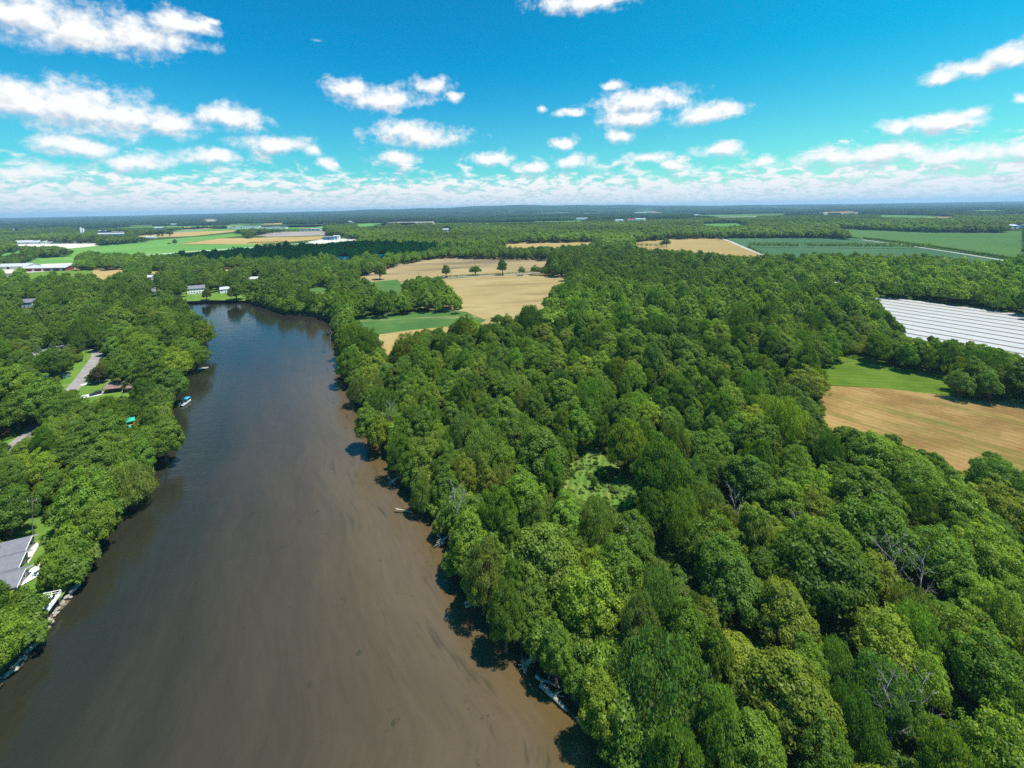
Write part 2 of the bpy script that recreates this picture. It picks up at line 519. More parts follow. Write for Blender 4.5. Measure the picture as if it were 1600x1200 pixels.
def build_ground():
    az = np.linspace(-R_(80), R_(80), 620)
    r = np.concatenate([[4.0], 20 * (24000 / 20.0) ** (np.linspace(0, 1, 470))])
    A, Rr = np.meshgrid(az, r)
    X, Y = Rr * np.sin(A), Rr * np.cos(A)
    near = (Y < 900) & (np.abs(X) < 900)
    sd = np.full(X.shape, 500.0)
    xs, ys = X[near], Y[near]
    dd = dist_poly(RIVER, xs, ys)
    ins = pip(RIVER, xs, ys)
    sd[near] = np.where(ins, -dd, dd)
    wob = 0.6 * np.sin(X * 0.9 + Y * 0.35) * np.sin(Y * 0.7 - X * 0.2)
    s2 = sd + wob
    Z = np.where(s2 > 0, LZ * smooth01(-0.4, 4.2, s2), -1.4 * smooth01(0, 6, -s2) + LZ * smooth01(-0.4, 4.2, s2))
    Z = Z + hill(X, Y)
    nr, na = X.shape
    V = np.stack([X, Y, Z], -1).reshape(-1, 3)
    i = np.arange(nr - 1)[:, None] * na + np.arange(na - 1)[None]
    faces = np.stack([i, i + 1, i + na + 1, i + na], -1).reshape(-1, 4)[:, ::-1]
    mt, nt, out = newmat("woodland_floor_and_grass")
    pos = nd(nt, 'ShaderNodeNewGeometry').outputs['Position']
    bk = nd(nt, 'ShaderNodeAttribute', attribute_type='GEOMETRY', attribute_name='bank').outputs['Fac']
    c = mixc(nt, ramp(nt, noise(nt, pos, 0.03, 5.0), 0.4, 0.62), (0.022, 0.050, 0.012), (0.055, 0.095, 0.018))
    c = mixc(nt, ramp(nt, noise(nt, pos, 0.25, 5.0), 0.45, 0.75), c, (0.075, 0.085, 0.03))
    far = mixc(nt, ramp(nt, noise(nt, pos, 0.0011, 5.0), 0.42, 0.5), (0.022, 0.050, 0.014), (0.045, 0.085, 0.02))
    ylen = nd(nt, 'ShaderNodeSeparateXYZ', {0: pos}).outputs[1]
    c = mixc(nt, ramp(nt, ylen, 1500, 3000), c, far)
    mud = mixc(nt, noise(nt, pos, 0.5, 5.0), (0.06, 0.04, 0.025), (0.22, 0.15, 0.095))
    c = mixc(nt, ramp(nt, mth(nt, 'ADD', bk, mth(nt, 'MULTIPLY', mth(nt, 'SUBTRACT', noise(nt, pos, 0.3, 4.0), 0.5), 0.5)), 0.5, 0.8), c, mud)
    b = nd(nt, 'ShaderNodeBsdfDiffuse', {'Color': c, 'Roughness': 0.9})
    bp = nd(nt, 'ShaderNodeBump', {'Strength': 0.6, 'Distance': 0.5, 'Height': noise(nt, pos, 0.7, 5.0)})
    nt.links.new(bp.outputs[0], b.inputs['Normal'])
    nt.links.new(b.outputs[0], out.inputs[0])
    bank = np.clip(1.0 - np.maximum(sd, 0) / 7.0, 0, 1).ravel()
    me = mesh_np("ground", V, faces, [mt], attrs={'bank': ('POINT', 'FLOAT', bank)}, smooth=True)
    tag(link("ground", me), "flat green and brown land on both sides of the river reaching the horizon", "ground", kind='structure')


build_ground()


def resample(pts, n):
    pts = np.array(pts)
    d = np.concatenate([[0], np.cumsum(np.hypot(*np.diff(pts, axis=0).T))])
    t = np.linspace(0, d[-1], n)
    return np.stack([np.interp(t, d, pts[:, 0]), np.interp(t, d, pts[:, 1])], -1), d[-1]


def build_water():
    L, ln = resample(LEFT_BANK[:-1] + [FAR_BANK[1]], 160)
    Rr, _ = resample(RIGHT_BANK, 160)
    # pair the two banks by depth into the scene, the far pool by hand
    ys = np.concatenate([np.linspace(20, 400, 110), np.linspace(405, 540, 40)])
    Lx = np.interp(ys, *zip(*sorted([(p[1], p[0]) for p in LEFT_BANK[:-2]])))
    Rx = np.interp(ys, *zip(*sorted([(p[1], p[0]) for p in RIGHT_BANK])))
    n = 40
    T = np.linspace(-0.35, 1.35, n)
    w = np.maximum(Rx - Lx, 60.0)
    X = Lx[:, None] + w[:, None] * T[None]
    X[:, 0] -= 120
    Y = np.repeat(ys[:, None], n, 1)
    tt = np.repeat(T[None], len(ys), 0)
    V = np.stack([X, Y, np.zeros_like(X)], -1).reshape(-1, 3)
    i = np.arange(len(ys) - 1)[:, None] * n + np.arange(n - 1)[None]
    faces = np.stack([i, i + 1, i + n + 1, i + n], -1).reshape(-1, 4)
    mt, nt, out = newmat("brown_river_water")
    pos = nd(nt, 'ShaderNodeNewGeometry').outputs['Position']
    t = nd(nt, 'ShaderNodeAttribute', attribute_type='GEOMETRY', attribute_name='across').outputs['Fac']
    sep = nd(nt, 'ShaderNodeSeparateXYZ', {0: pos})
    flow = nd(nt, 'ShaderNodeCombineXYZ', {0: mth(nt, 'MULTIPLY', t, 9.0), 1: mth(nt, 'MULTIPLY', sep.outputs[1], 0.018), 2: 0.0}).outputs[0]
    fl = noise(nt, flow, 1.0, 5.0, 0.55)
    tn = mth(nt, 'ADD', t, mth(nt, 'MULTIPLY', mth(nt, 'SUBTRACT', fl, 0.5), 0.35))
    deep = (0.020, 0.020, 0.012)
    midc = (0.054, 0.041, 0.026)
    c = mixc(nt, ramp(nt, tn, 0.1, 0.62), deep, midc)
    c = mixc(nt, ramp(nt, tn, 0.55, 0.86), c, (0.090, 0.066, 0.039))      # silt bar along the right bank
    c = mixc(nt, mth(nt, 'MULTIPLY', ramp(nt, tn, 0.86, 1.02), ramp(nt, sep.outputs[1], 150.0, 260.0, 0.9, 0.1)), c, (0.088, 0.056, 0.018))      # amber shallows
    weed = mth(nt, 'MULTIPLY', ramp(nt, noise(nt, flow, 2.6, 6.0, 0.65), 0.56, 0.66), ramp(nt, tn, 0.6, 0.85))
    c = mixc(nt, mth(nt, 'MULTIPLY', weed, 0.45), c, (0.016, 0.022, 0.012))
    sp = mth(nt, 'MULTIPLY', ramp(nt, noise(nt, pos, 0.16, 6.0, 0.7), 0.63, 0.68), ramp(nt, tn, 0.35, 0.7))
    c = mixc(nt, mth(nt, 'MULTIPLY', sp, 0.6), c, (0.018, 0.026, 0.012))
    c = mixc(nt, 1.0, c, mixc(nt, noise(nt, flow, 6.0, 6.0, 0.7), (0.74, 0.74, 0.74), (1.26, 1.26, 1.26)), 'MULTIPLY')
    far_refl = ramp(nt, sep.outputs[1], 170.0, 430.0)                     # blue sky reflection painted in: base darker and bluer upstream
    c = mixc(nt, far_refl, c, mixc(nt, 1.0, c, (0.22, 0.27, 0.36), 'MULTIPLY'))
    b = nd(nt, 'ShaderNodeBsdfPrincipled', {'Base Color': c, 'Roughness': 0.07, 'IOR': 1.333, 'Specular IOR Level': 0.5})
    rip = nd(nt, 'ShaderNodeVectorMath', {0: pos, 1: (0.55, 1.5, 1.0)}, operation='MULTIPLY').outputs[0]
    hgt = mth(nt, 'ADD', noise(nt, rip, 0.9, 3.0, 0.5), mth(nt, 'MULTIPLY', noise(nt, rip, 0.22, 2.0, 0.5), 1.6))
    bp = nd(nt, 'ShaderNodeBump', {'Strength': ramp(nt, sep.outputs[1], 90.0, 380.0, 0.6, 0.22), 'Distance': 0.13, 'Height': hgt})
    nt.links.new(bp.outputs[0], b.inputs['Normal'])
    nt.links.new(b.outputs[0], out.inputs[0])
    me = mesh_np("river", V, faces, [mt], attrs={'across': ('POINT', 'FLOAT', tt.ravel())}, smooth=True)
    tag(link("river", me), "wide brown river reflecting blue sky between wooded banks", "river", kind='structure')


build_water()


# ------------------------------------------------------------------ fields, lawns and roads (flat sheets just above the ground)
def rough_outline(pts, seg=12.0, amp=1.2, seed=0):
    r = np.random.default_rng(seed)
    out = []
    n = len(pts)
    for i in range(n):
        a, b = np.array(pts[i]), np.array(pts[(i + 1) % n])
        k = int(min(60, max(1, np.hypot(*(b - a)) / seg)))
        for j in range(k):
            p = a + (b - a) * j / k
            out.append(p + (r.normal(0, amp, 2) if j else 0))
    return out


SHEETZ = [0]


def sheet(name, pts, mat, label, cat, dz=None, amp=1.0, seg=12.0, kind='structure', thick=0.0):
    SHEETZ[0] += 1
    z = LZ + (dz if dz is not None else 0.02 + 0.004 * SHEETZ[0])
    pl = rough_outline(pts, seg, amp, SHEETZ[0])
    V = [Vector((p[0], p[1], z)) for p in pl]
    tris = tessellate_polygon([V])
    me = bpy.data.meshes.new(name)
    me.from_pydata(V, [], [t if (V[t[1]] - V[t[0]]).cross(V[t[2]] - V[t[0]]).z > 0 else t[::-1] for t in tris])
    me.materials.append(mat)
    return tag(link(name, me), label, cat, kind=kind)


def strip(name, px, width, mat, label, cat, dz=None, closed=False, z=LZ):
    """a road along a polyline given in photograph pixels"""
    SHEETZ[0] += 1
    pts = np.array([P(*p) for p in px])
    fine, ln = resample(pts, 60)
    k = np.ones(5) / 5
    pad = np.pad(fine, ((2, 2), (0, 0)), 'edge')
    fine = np.stack([np.convolve(pad[:, j], k, 'valid') for j in (0, 1)], -1)
    t = np.gradient(fine, axis=0)
    t /= np.linalg.norm(t, axis=1)[:, None] + 1e-9
    nrm = np.stack([-t[:, 1], t[:, 0]], -1)
    zz = LZ + (dz if dz is not None else 0.024 + 0.004 * SHEETZ[0])
    V = [(*(p + q * width / 2), zz) for p, q in zip(fine, nrm)] + [(*(p - q * width / 2), zz) for p, q in zip(fine, nrm)]
    n = len(fine)
    me = bpy.data.meshes.new(name)
    me.from_pydata(V, [], [(i + n, i + 1 + n, i + 1, i) for i in range(n - 1)])
    me.materials.append(mat)
    return tag(link(name, me), label, cat, kind='structure')


def W(pts, z=LZ):
    return [P(p[0], p[1], p[2] if len(p) > 2 else z) for p in pts]


CLEAR = []       # regions of the picture where no tree may stand in front


def clear(pts):
    CLEAR.append([(p[0], p[1]) for p in pts])


def rowdir(a, b):
    return tuple(P(*b) - P(*a))


tan_a = field_mat("dry_stubble", (0.264, 0.190, 0.093), (0.319, 0.237, 0.121), (0.160, 0.124, 0.075), rowdir((600, 430), (860, 415)), 9.0, 0.16, 0.010, 0.3, 0.48, 0.62)
tan_b = field_mat("pale_stubble", (0.288, 0.211, 0.094), (0.334, 0.253, 0.118), (0.226, 0.166, 0.079), rowdir((740, 470), (850, 465)), 5.0, 0.20, 0.016, 0.3, 0.52, 0.66)
tan_c = field_mat("stubble_corner", (0.303, 0.215, 0.083), (0.336, 0.247, 0.106), (0.155, 0.175, 0.045), rowdir((590, 530), (680, 512)), 3.0, 0.14, 0.02)
bean = field_mat("green_bean_crop", (0.050, 0.112, 0.030), (0.075, 0.138, 0.037), (0.20, 0.20, 0.075), rowdir((560, 498), (720, 490)), 3.0, 0.22, 0.035, 0.3, 0.53, 0.68)
orch = field_mat("orchard_rows", (0.060, 0.125, 0.060), (0.082, 0.15, 0.070), None, rowdir((1200, 384), (1450, 389)), 7.0, 0.35, 0.006)
soy = field_mat("soy_crop", (0.078, 0.155, 0.045), (0.095, 0.175, 0.05), (0.066, 0.135, 0.04), rowdir((1320, 358), (1600, 364)), 12.0, 0.07, 0.004)
straw = field_mat("straw_stubble", (0.23, 0.138, 0.048), (0.37, 0.235, 0.088), (0.19, 0.165, 0.042), rowdir((1300, 610), (1600, 690)), 3.6, 0.15, 0.05, 0.8, 0.50, 0.66)
meadow = field_mat("meadow_grass", (0.080, 0.145, 0.016), (0.125, 0.185, 0.024), (0.165, 0.185, 0.05), rowdir((1300, 590), (1500, 600)), 4.5, 0.14, 0.05)
lawn = field_mat("mown_lawn", (0.080, 0.155, 0.022), (0.125, 0.19, 0.035), (0.19, 0.185, 0.06), (1, 0.4), 1.6, 0.10, 0.09)
wheat = field_mat("ripe_wheat", (0.324, 0.221, 0.086), (0.360, 0.252, 0.104), None, (1, 0.1), 14.0, 0.08, 0.006)
fgreen = field_mat("far_green_crop", (0.085, 0.20, 0.045), (0.12, 0.235, 0.055), (0.18, 0.25, 0.08), (1, 0.2), 14.0, 0.06, 0.006)
plough = field_mat("ploughed_soil", (0.22, 0.185, 0.17), (0.29, 0.245, 0.215), None, (1, 0.1), 12.0, 0.10, 0.006)
gravel = field_mat("pale_gravel", (0.42, 0.38, 0.32), (0.50, 0.46, 0.40), None, (1, 0), 6.0, 0.06, 0.03)
rough_g = field_mat("rough_meadow", (0.085, 0.165, 0.026), (0.145, 0.20, 0.042), (0.21, 0.20, 0.07), (0.3, 1), 2.3, 0.3, 0.11, 1.0, 0.54, 0.68)


def fld(vis, mat, label, grow=None, name="field", cat="field", amp=1.5, seg=18):
    clear(vis)
    return sheet(name, W(grow or vis), mat, label, cat, amp=amp, seg=seg)


fld([(556, 432), (590, 422), (630, 411), (690, 401), (760, 403), (853, 404), (853, 414), (690, 432), (640, 437), (600, 437)], tan_a,
    "pale tan stubble field with grey streaks beyond the lane with single trees",
    [(540, 440), (585, 421), (628, 409), (690, 400), (760, 402), (900, 402), (900, 424), (760, 430), (690, 433), (650, 442), (600, 446)])
fld([(676, 438), (760, 432), (858, 428), (888, 433), (862, 446), (848, 470), (842, 484), (735, 494), (724, 485), (726, 466), (700, 440)], tan_b,
    "pale sandy stubble field ending at the woodland edge, near side of the lane",
    [(640, 441), (676, 436.5), (760, 431.5), (858, 427), (905, 430), (900, 470), (890, 500), (800, 512), (735, 504), (700, 492), (650, 480)])
fld([(552, 494), (620, 490), (700, 486), (728, 488), (732, 500), (690, 510), (640, 515), (590, 520), (575, 535), (565, 515)], bean,
    "dark green bean field between the tree belt and the bare corner by the river",
    [(546, 493), (620, 489), (700, 485), (728, 487), (760, 500), (740, 512), (690, 512), (640, 516), (592, 523), (580, 545), (555, 530)])
fld([(592, 527), (620, 518), (668, 512), (660, 518), (640, 525), (628, 545), (604, 553), (594, 545)], tan_c,
    "bare straw coloured corner of field beside the riverside trees",
    [(578, 548), (591, 523), (640, 516), (690, 511), (750, 510), (740, 545), (660, 575), (600, 575)])
fld([(587, 440), (622, 437), (630, 457), (600, 455), (588, 450)], bean, "small dark green crop patch behind the tree belt",
    [(570, 441), (622, 436.5), (634, 465), (560, 470)])
fld([(486, 447), (510, 445), (513, 455), (486, 456)], bean, "little green crop patch beside the river bend trees", [(478, 447), (520, 444), (525, 459), (478, 458)])
sheet("field", W([(480, 458), (520, 457), (522, 466), (482, 464)]), tan_c, "thin bare strip below the little green crop patch", "field")
fld([(788, 386), (793, 379), (925, 376), (930, 380), (868, 386)], wheat, "far narrow ripe wheat field in front of the dark wood",
    [(780, 392), (788, 378.5), (940, 375.5), (960, 382), (870, 393)])
fld([(990, 377), (1045, 372), (1123, 371), (1193, 399), (1186, 402), (1100, 393), (1000, 388)], wheat,
    "ripe golden wheat field with a hedge reaching into it", [(975, 380), (990, 376), (1045, 371.3), (1123, 370.6), (1196, 400), (1190, 410), (1090, 402), (975, 392)])
fld([(1130, 371), (1270, 370), (1345, 374), (1588, 408), (1550, 408), (1440, 397), (1340, 398), (1300, 396), (1215, 400), (1196, 398)], orch,
    "blue green orchard field ruled with fine rows", [(1125, 370.6), (1270, 369.5), (1347, 373), (1620, 411), (1560, 418), (1440, 410), (1300, 408), (1218, 410)])
fld([(1308, 356), (1380, 359), (1460, 362), (1600, 362), (1600, 403), (1540, 399), (1350, 373)], soy,
    "broad even green soy field on the far side of the hedge line", [(1300, 355.5), (1380, 358), (1460, 361), (1700, 360.5), (1750, 425), (1612, 409), (1350, 372.7), (1310, 366)])
fld([(1288, 578), (1310, 558), (1335, 553), (1400, 572), (1470, 585), (1490, 610), (1440, 612), (1380, 605), (1290, 598)], meadow,
    "bright mown green meadow tucked between the trees and the straw field",
    [(1255, 602), (1270, 560), (1320, 540), (1400, 560), (1500, 570), (1640, 580), (1700, 622), (1560, 628), (1500, 621), (1380, 607), (1285, 601)])
fld([(1288, 602), (1380, 607), (1500, 621), (1556, 627), (1600, 624), (1680, 632), (1680, 742), (1600, 732), (1580, 728), (1556, 705), (1520, 712), (1512, 730), (1480, 728), (1466, 712), (1440, 708),
     (1390, 688), (1340, 672), (1310, 672), (1300, 690), (1292, 650)], straw, "golden brown straw field with combed rows below the green meadow",
    [(1262, 601), (1380, 607), (1500, 620.5), (1556, 626.5), (1640, 620), (1900, 640), (1900, 800), (1640, 770), (1500, 755), (1380, 735), (1255, 705)])
# left distance
fld([(100, 387), (190, 380), (300, 371), (375, 364.5), (385, 367), (290, 378), (275, 383), (400, 382.5), (300, 391), (228, 396), (190, 396), (125, 394)], fgreen,
    "large bright green field behind the highway", [(90, 388), (190, 379.5), (300, 370.5), (375, 363.8), (392, 366.5), (300, 378), (280, 382), (410, 381.5), (410, 388), (300, 394), (228, 401), (120, 404)])
fld([(0, 419), (40, 410), (112, 405.5), (118, 411), (36, 414), (0, 423)], gravel, "pale gravel yard behind the long red barn", [(-40, 424), (40, 407), (112, 403), (140, 412), (120, 424), (0, 428)])
fld([(84, 428), (112, 421), (190, 419.5), (188, 424), (160, 427), (110, 429)], tan_c, "dry verge running right from the red barn", [(60, 434), (108, 420), (200, 418), (200, 428), (110, 434)])
fld([(66, 383.5), (110, 379), (150, 378.5), (150, 382), (100, 386)], gravel, "pale gravel lot right of the greenhouses", [(60, 386), (110, 378), (158, 378), (155, 384), (100, 389)])
fld([(0, 396), (20, 392), (36, 391), (30, 396), (0, 401)], fgreen, "small light green paddock at the far left")
fld([(45, 408), (60, 402), (122, 398), (115, 406), (60, 411)], fgreen, "small bright green field in front of the long white roofed barn", [(38, 410), (55, 400), (130, 397), (130, 410), (55, 413)])
fld([(280, 381.5), (345, 372.5), (420, 371), (508, 369), (500, 374), (400, 381.5)], wheat, "long golden wheat field beside the bright green field")
fld([(200, 368.5), (262, 364), (370, 359.5), (365, 362), (300, 369), (240, 371)], wheat, "far thin golden field between hedges on the left")
fld([(262, 362), (300, 358.5), (372, 357), (370, 359.3), (262, 363.8)], plough, "far grey ploughed strip")
fld([(395, 367), (430, 362.5), (510, 361), (506, 368), (420, 370)], plough, "grey brown ploughed field in front of the gravel works")
fld([(148, 432), (170, 426), (195, 422), (195, 426), (165, 434), (150, 438)], tan_c, "small dry grass field beyond the left hand trees", [(140, 440), (165, 424), (200, 420), (205, 428), (170, 438)])
fld([(38, 432), (60, 426), (100, 423), (78, 431), (45, 435)], lawn, "yellowish grass in front of the red barn", [(25, 440), (40, 426), (145, 420), (145, 427), (80, 436)])
fld([(232, 423), (255, 420.5), (256, 424), (236, 427)], tan_c, "tiny dry clearing among dark trees left of the river", [(225, 428), (250, 419), (262, 420), (262, 428)])
fld([(345, 419), (380, 417.5), (380, 420.5), (350, 422.5)], tan_c, "narrow dry opening in dark trees behind the far houses", [(335, 424), (345, 418), (388, 416.5), (388, 422)])
fld([(20, 376.5), (60, 379), (110, 379), (105, 383), (60, 385.5), (25, 384)], gravel, "pale gravel yard around the left greenhouses")
fld([(480, 378), (500, 374.2), (558, 372), (560, 375), (530, 378), (490, 382)], gravel, "pale gravel yard of the works by the highway")
# right distance
fld([(1092, 335.5), (1225, 333.5), (1228, 336), (1160, 338), (1095, 338.5)], fgreen, "far light green strip of field near the horizon")
fld([(1120, 339), (1185, 337.6), (1180, 340), (1125, 340.6)], plough, "far brown strip of field under the light green strip")
fld([(1096, 349), (1150, 347.5), (1168, 352), (1130, 354), (1105, 353)], fgreen, "small mid green field enclosed by distant woods")
fld([(1370, 336.5), (1440, 336), (1494, 338.5), (1480, 341), (1380, 340)], fgreen, "far pale green pasture right of the red roof")
fld([(1490, 330), (1545, 327), (1580, 329), (1550, 331.5)], fgreen, "far pale green field below the horizon on the right")
fld([(1180, 326), (1200, 325.2), (1290, 326), (1250, 327.3)], fgreen, "thin pale field close under the horizon")
fld([(558, 352.5), (588, 350.5), (605, 352), (590, 354.5), (562, 354.6)], fgreen, "light green clearing in the middle distance wood")
fld([(624, 350.5), (650, 348.2), (655, 349.6), (630, 352)], fgreen, "smaller light green clearing in the middle distance wood")
# clearings in the near wood and lawns on the left bank
fld([(884, 750), (896, 724), (916, 704), (942, 700), (956, 726), (985, 746), (998, 780), (976, 800), (932, 786), (892, 774)], rough_g,
    "open grassy clearing in the near wood", [(866, 768), (876, 728), (908, 690), (960, 688), (1005, 735), (1018, 795), (980, 825), (925, 806), (885, 790)], "field", "clearing")
fld([(1030, 862), (1055, 855), (1070, 868), (1050, 880), (1030, 876)], rough_g, "tiny grassy gap deep in the near wood",
    [(1015, 880), (1025, 850), (1060, 842), (1090, 865), (1070, 895), (1040, 900)], "field", "clearing")
fld([(96, 606), (118, 592), (142, 570), (150, 560), (144, 549), (132, 547), (131, 562), (118, 570), (110, 580), (108, 588), (95, 600)], lawn,
    "mown roadside lawn inside the bend of the curved road", [(80, 640), (60, 610), (90, 575), (122, 562), (126, 545), (150, 544), (162, 560), (140, 595), (112, 622)], "lawn", "lawn", 0.6, 6)
fld([(122, 610), (135, 598), (160, 598), (176, 592), (172, 600), (160, 605), (142, 609), (128, 614)], lawn,
    "lawn with tree shade between the road and the brown roofed house", [(108, 622), (135, 590), (160, 580), (215, 575), (225, 640), (150, 655), (110, 640)], "lawn", "lawn", 0.6, 6)
clear([(128, 625), (140, 620), (165, 616), (178, 617), (150, 628), (138, 633)])
fld([(0, 685), (22, 672), (50, 662), (58, 658), (42, 678), (0, 704)], lawn, "lawn on the far side of the curved road", [(-60, 720), (-40, 660), (0, 645), (62, 640), (62, 662), (20, 700)], "lawn", "lawn", 0.6, 6)
fld([(57, 840), (70, 828), (88, 830), (80, 850), (65, 865), (58, 858)], lawn, "riverside lawn around the grey roofed house",
    [(-60, 960), (-60, 820), (60, 810), (110, 815), (140, 860), (118, 900), (96, 935), (60, 965), (0, 1030)], "lawn", "lawn", 0.6, 6)
fld([(270, 462), (298, 459.5), (330, 459), (362, 454), (385, 452), (386, 465), (330, 468), (285, 470)], lawn,
    "sloping lawn of the white houses at the far river bend", [(235, 471), (255, 458), (300, 451), (360, 450), (410, 447), (440, 455), (400, 470), (330, 469.3), (285, 471.3)], "lawn", "lawn", 0.8, 12)
clear([(62, 872), (72, 862), (90, 845), (94, 830), (84, 870), (76, 888), (70, 893)])
clear([(100, 545), (118, 541), (150, 543), (162, 552), (160, 560), (150, 552), (120, 547)])
clear([(86, 626), (100, 606), (130, 585), (146, 562), (134, 549), (124, 570), (97, 598)])
clear([(60, 545), (88, 540), (100, 538), (118, 541), (108, 546), (75, 552)])

strip("road", [(-80, 752), (-20, 722), (10, 705), (45, 682), (62, 660), (88, 632), (110, 612), (128, 592), (142, 572), (152, 558), (154, 549), (144, 543), (128, 540.5), (110, 541), (88, 541.5), (55, 543.5), (20, 546)], 6.2, ASPH,
      "curving grey neighbourhood road between the left bank trees", "road")
clear([(4, 706), (42, 680), (60, 660), (66, 657), (52, 675), (10, 705)])
clear([(105, 612), (125, 592), (140, 572), (148, 560), (158, 556), (150, 572), (136, 590), (118, 610)])
clear([(132, 544), (152, 545), (160, 556), (150, 558), (144, 548)])
strip("driveway", [(121, 622), (135, 619.5), (150, 617), (163, 614)], 5.0, CONC, "pale concrete driveway leading to the brown roofed house", "driveway")
strip("driveway", [(126, 602.5), (140, 599), (155, 596), (172, 592), (185, 588)], 3.4, CONC, "narrow pale driveway under purple trees, upper of the two", "driveway")
clear([(128, 601), (155, 594), (175, 591), (172, 594), (150, 599), (130, 604)])
strip("road", [(160, 405), (225, 399), (300, 393.2), (400, 386), (470, 380.5), (545, 376), (600, 373)], 15.0, CONC, "pale straight highway crossing the left distance", "road")
clear([(228, 400), (300, 394), (400, 387), (470, 381.5), (555, 376), (555, 374), (470, 379), (400, 384.5), (300, 391.5), (228, 398)])
strip("road", [(240, 449.5), (270, 449), (330, 449), (365, 448.2), (400, 447.3), (440, 445)], 7.0, ASPH, "grey lane passing behind the white houses at the river bend", "road")
strip("road", [(660, 435.2), (700, 434), (760, 431), (830, 427.2), (870, 424.5)], 7.5, ASPH, "grey lane between two pale stubble fields with single trees", "road")
strip("path", [(1121, 370.8), (1140, 377), (1165, 388), (1196, 399.5), (1205, 404)], 8.0, gravel, "pale farm track along the edge of the wheat field", "track")
strip("path", [(1345, 374.5), (1420, 384), (1500, 396), (1590, 410.5)], 7.0, gravel, "pale sandy farm track below the long hedge line", "track")
strip("path", [(1350, 461), (1400, 464), (1500, 476.5), (1610, 491.5), (1700, 504)], 7.0, meadow, "grass headland along the top of the striped white field", "track")

# the field under white plastic
def plastic_field():
    vis = [(1367, 464), (1400, 467), (1600, 494), (1680, 504), (1680, 580), (1600, 560), (1560, 545), (1540, 540), (1505, 535), (1440, 530), (1418, 525), (1410, 510), (1385, 480)]
    clear(vis)
    mt, nt, out = newmat("white_mulch_film_rows")
    pos = nd(nt, 'ShaderNodeNewGeometry').outputs['Position']
    a, b = P(1367, 465), P(1600, 496)
    d = (b - a) / np.linalg.norm(b - a)
    nrm = (-d[1], d[0], 0)
    v = vmt(nt, 'DOT_PRODUCT', pos, nrm, out=1)
    v = mth(nt, 'ADD', v, mth(nt, 'MULTIPLY', mth(nt, 'SUBTRACT', noise(nt, pos, 0.05, 3.0), 0.5), 0.8))
    per = 14.0
    fr = mth(nt, 'FRACT', mth(nt, 'DIVIDE', v, per))
    soilm = ramp(nt, fr, 0.18, 0.24, 1.0, 0.0, smooth=False)
    fr2 = mth(nt, 'FRACT', mth(nt, 'DIVIDE', v, per / 7.0))
    seam = ramp(nt, fr2, 0.10, 0.2, 0.92, 1.0, smooth=False)
    white = mixc(nt, noise(nt, pos, 0.12, 6.0, 0.7), (0.31, 0.308, 0.305), (0.46, 0.455, 0.45))
    white = mixc(nt, 1.0, white, nd(nt, 'ShaderNodeCombineColor', {0: seam, 1: seam, 2: seam}).outputs[0], 'MULTIPLY')
    c = mixc(nt, soilm, white, mixc(nt, noise(nt, pos, 0.3, 5.0), (0.11, 0.07, 0.04), (0.17, 0.115, 0.065)))
    bs = nd(nt, 'ShaderNodeBsdfPrincipled', {'Base Color': c, 'Roughness': 0.5, 'Specular IOR Level': 0.15})
    nt.links.new(bs.outputs[0], out.inputs[0])
    sheet("field", W([(1362, 463), (1400, 466), (1610, 493), (1800, 517), (1800, 640), (1640, 600), (1500, 570), (1380, 545), (1340, 500)]), mt,
          "field of white plastic film ruled with thin brown soil lines", "field", amp=0.4)


plastic_field()
clear([(1360, 459), (1400, 462), (1500, 473), (1600, 487), (1600, 494), (1500, 480), (1365, 464)])
# visible river surface
clear([(0, 1075), (45, 1026), (70, 990), (100, 950), (124, 916), (160, 880), (180, 850), (190, 826), (226, 790), (236, 766), (236, 740), (252, 717), (282, 692), (281, 665), (276, 646), (290, 618),
       (304, 592), (318, 572), (331, 556), (335, 540), (340, 524), (332, 504), (302, 490), (283, 478), (330, 472), (385, 473), (410, 481), (440, 491), (480, 494), (500, 503), (505, 530), (510, 560),
       (515, 600), (540, 632), (555, 660), (575, 700), (593, 738), (612, 775), (643, 800), (662, 830), (680, 860), (698, 900), (722, 940), (762, 985), (800, 1030), (842, 1070), (890, 1112), (915, 1145), (925, 1210),
       (400, 1210), (0, 1210)])
# far fields scattered through the distant woods
FARF = []
frng = np.random.default_rng(3)
k = 0
while k < 92:
    y = 2600 + 6200 * frng.random() ** 1.1
    x = (frng.random() * 2 - 1) * y * 1.12
    az = math.atan2(x, y)
    if abs(az) < 0.35 and frng.random() < 0.6:
        continue
    wd, dp = 180 + 500 * frng.random(), 110 + 260 * frng.random()
    if FARF and min(math.hypot(x - q[0], (y - q[1])) for q in FARF) < 470:
        continue
    c0 = proj(x, y, LZ)
    if any(pip(c, np.array([c0[0]]), np.array([c0[1]]))[0] for c in CLEAR):
        continue
    FARF.append((x, y, wd, dp))
    an = frng.normal(0, 0.12) + 0.1
    ca, sa = math.cos(an), math.sin(an)
    pts = [(x + u * ca - v * sa, y + u * sa + v * ca) for u, v in ((-wd, -dp), (wd, -dp), (wd * 0.9, dp), (-wd * 1.05, dp))]
    mt, nm = [(fgreen, "light green"), (wheat, "golden"), (fgreen, "pale green"), (plough, "brown"), (meadow, "grassy")][int(frng.integers(5))]
    SHEETZ[0] += 1
    pl = rough_outline(pts, 40, 6, k)
    V = [Vector((p[0], p[1], LZ + 0.6 + hill(np.array(p[0]), np.array(p[1])))) for p in pl]
    me = bpy.data.meshes.new("field")
    tr = tessellate_polygon([V])
    me.from_pydata(V, [], [t if (V[t[1]] - V[t[0]]).cross(V[t[2]] - V[t[0]]).z > 0 else t[::-1] for t in tr])
    me.materials.append(mt)
    tag(link("field", me), "thin %s strip of field between far woods" % nm, "field", group="far fields between woods", kind='structure')
    k += 1
FARFA = np.array(FARF)


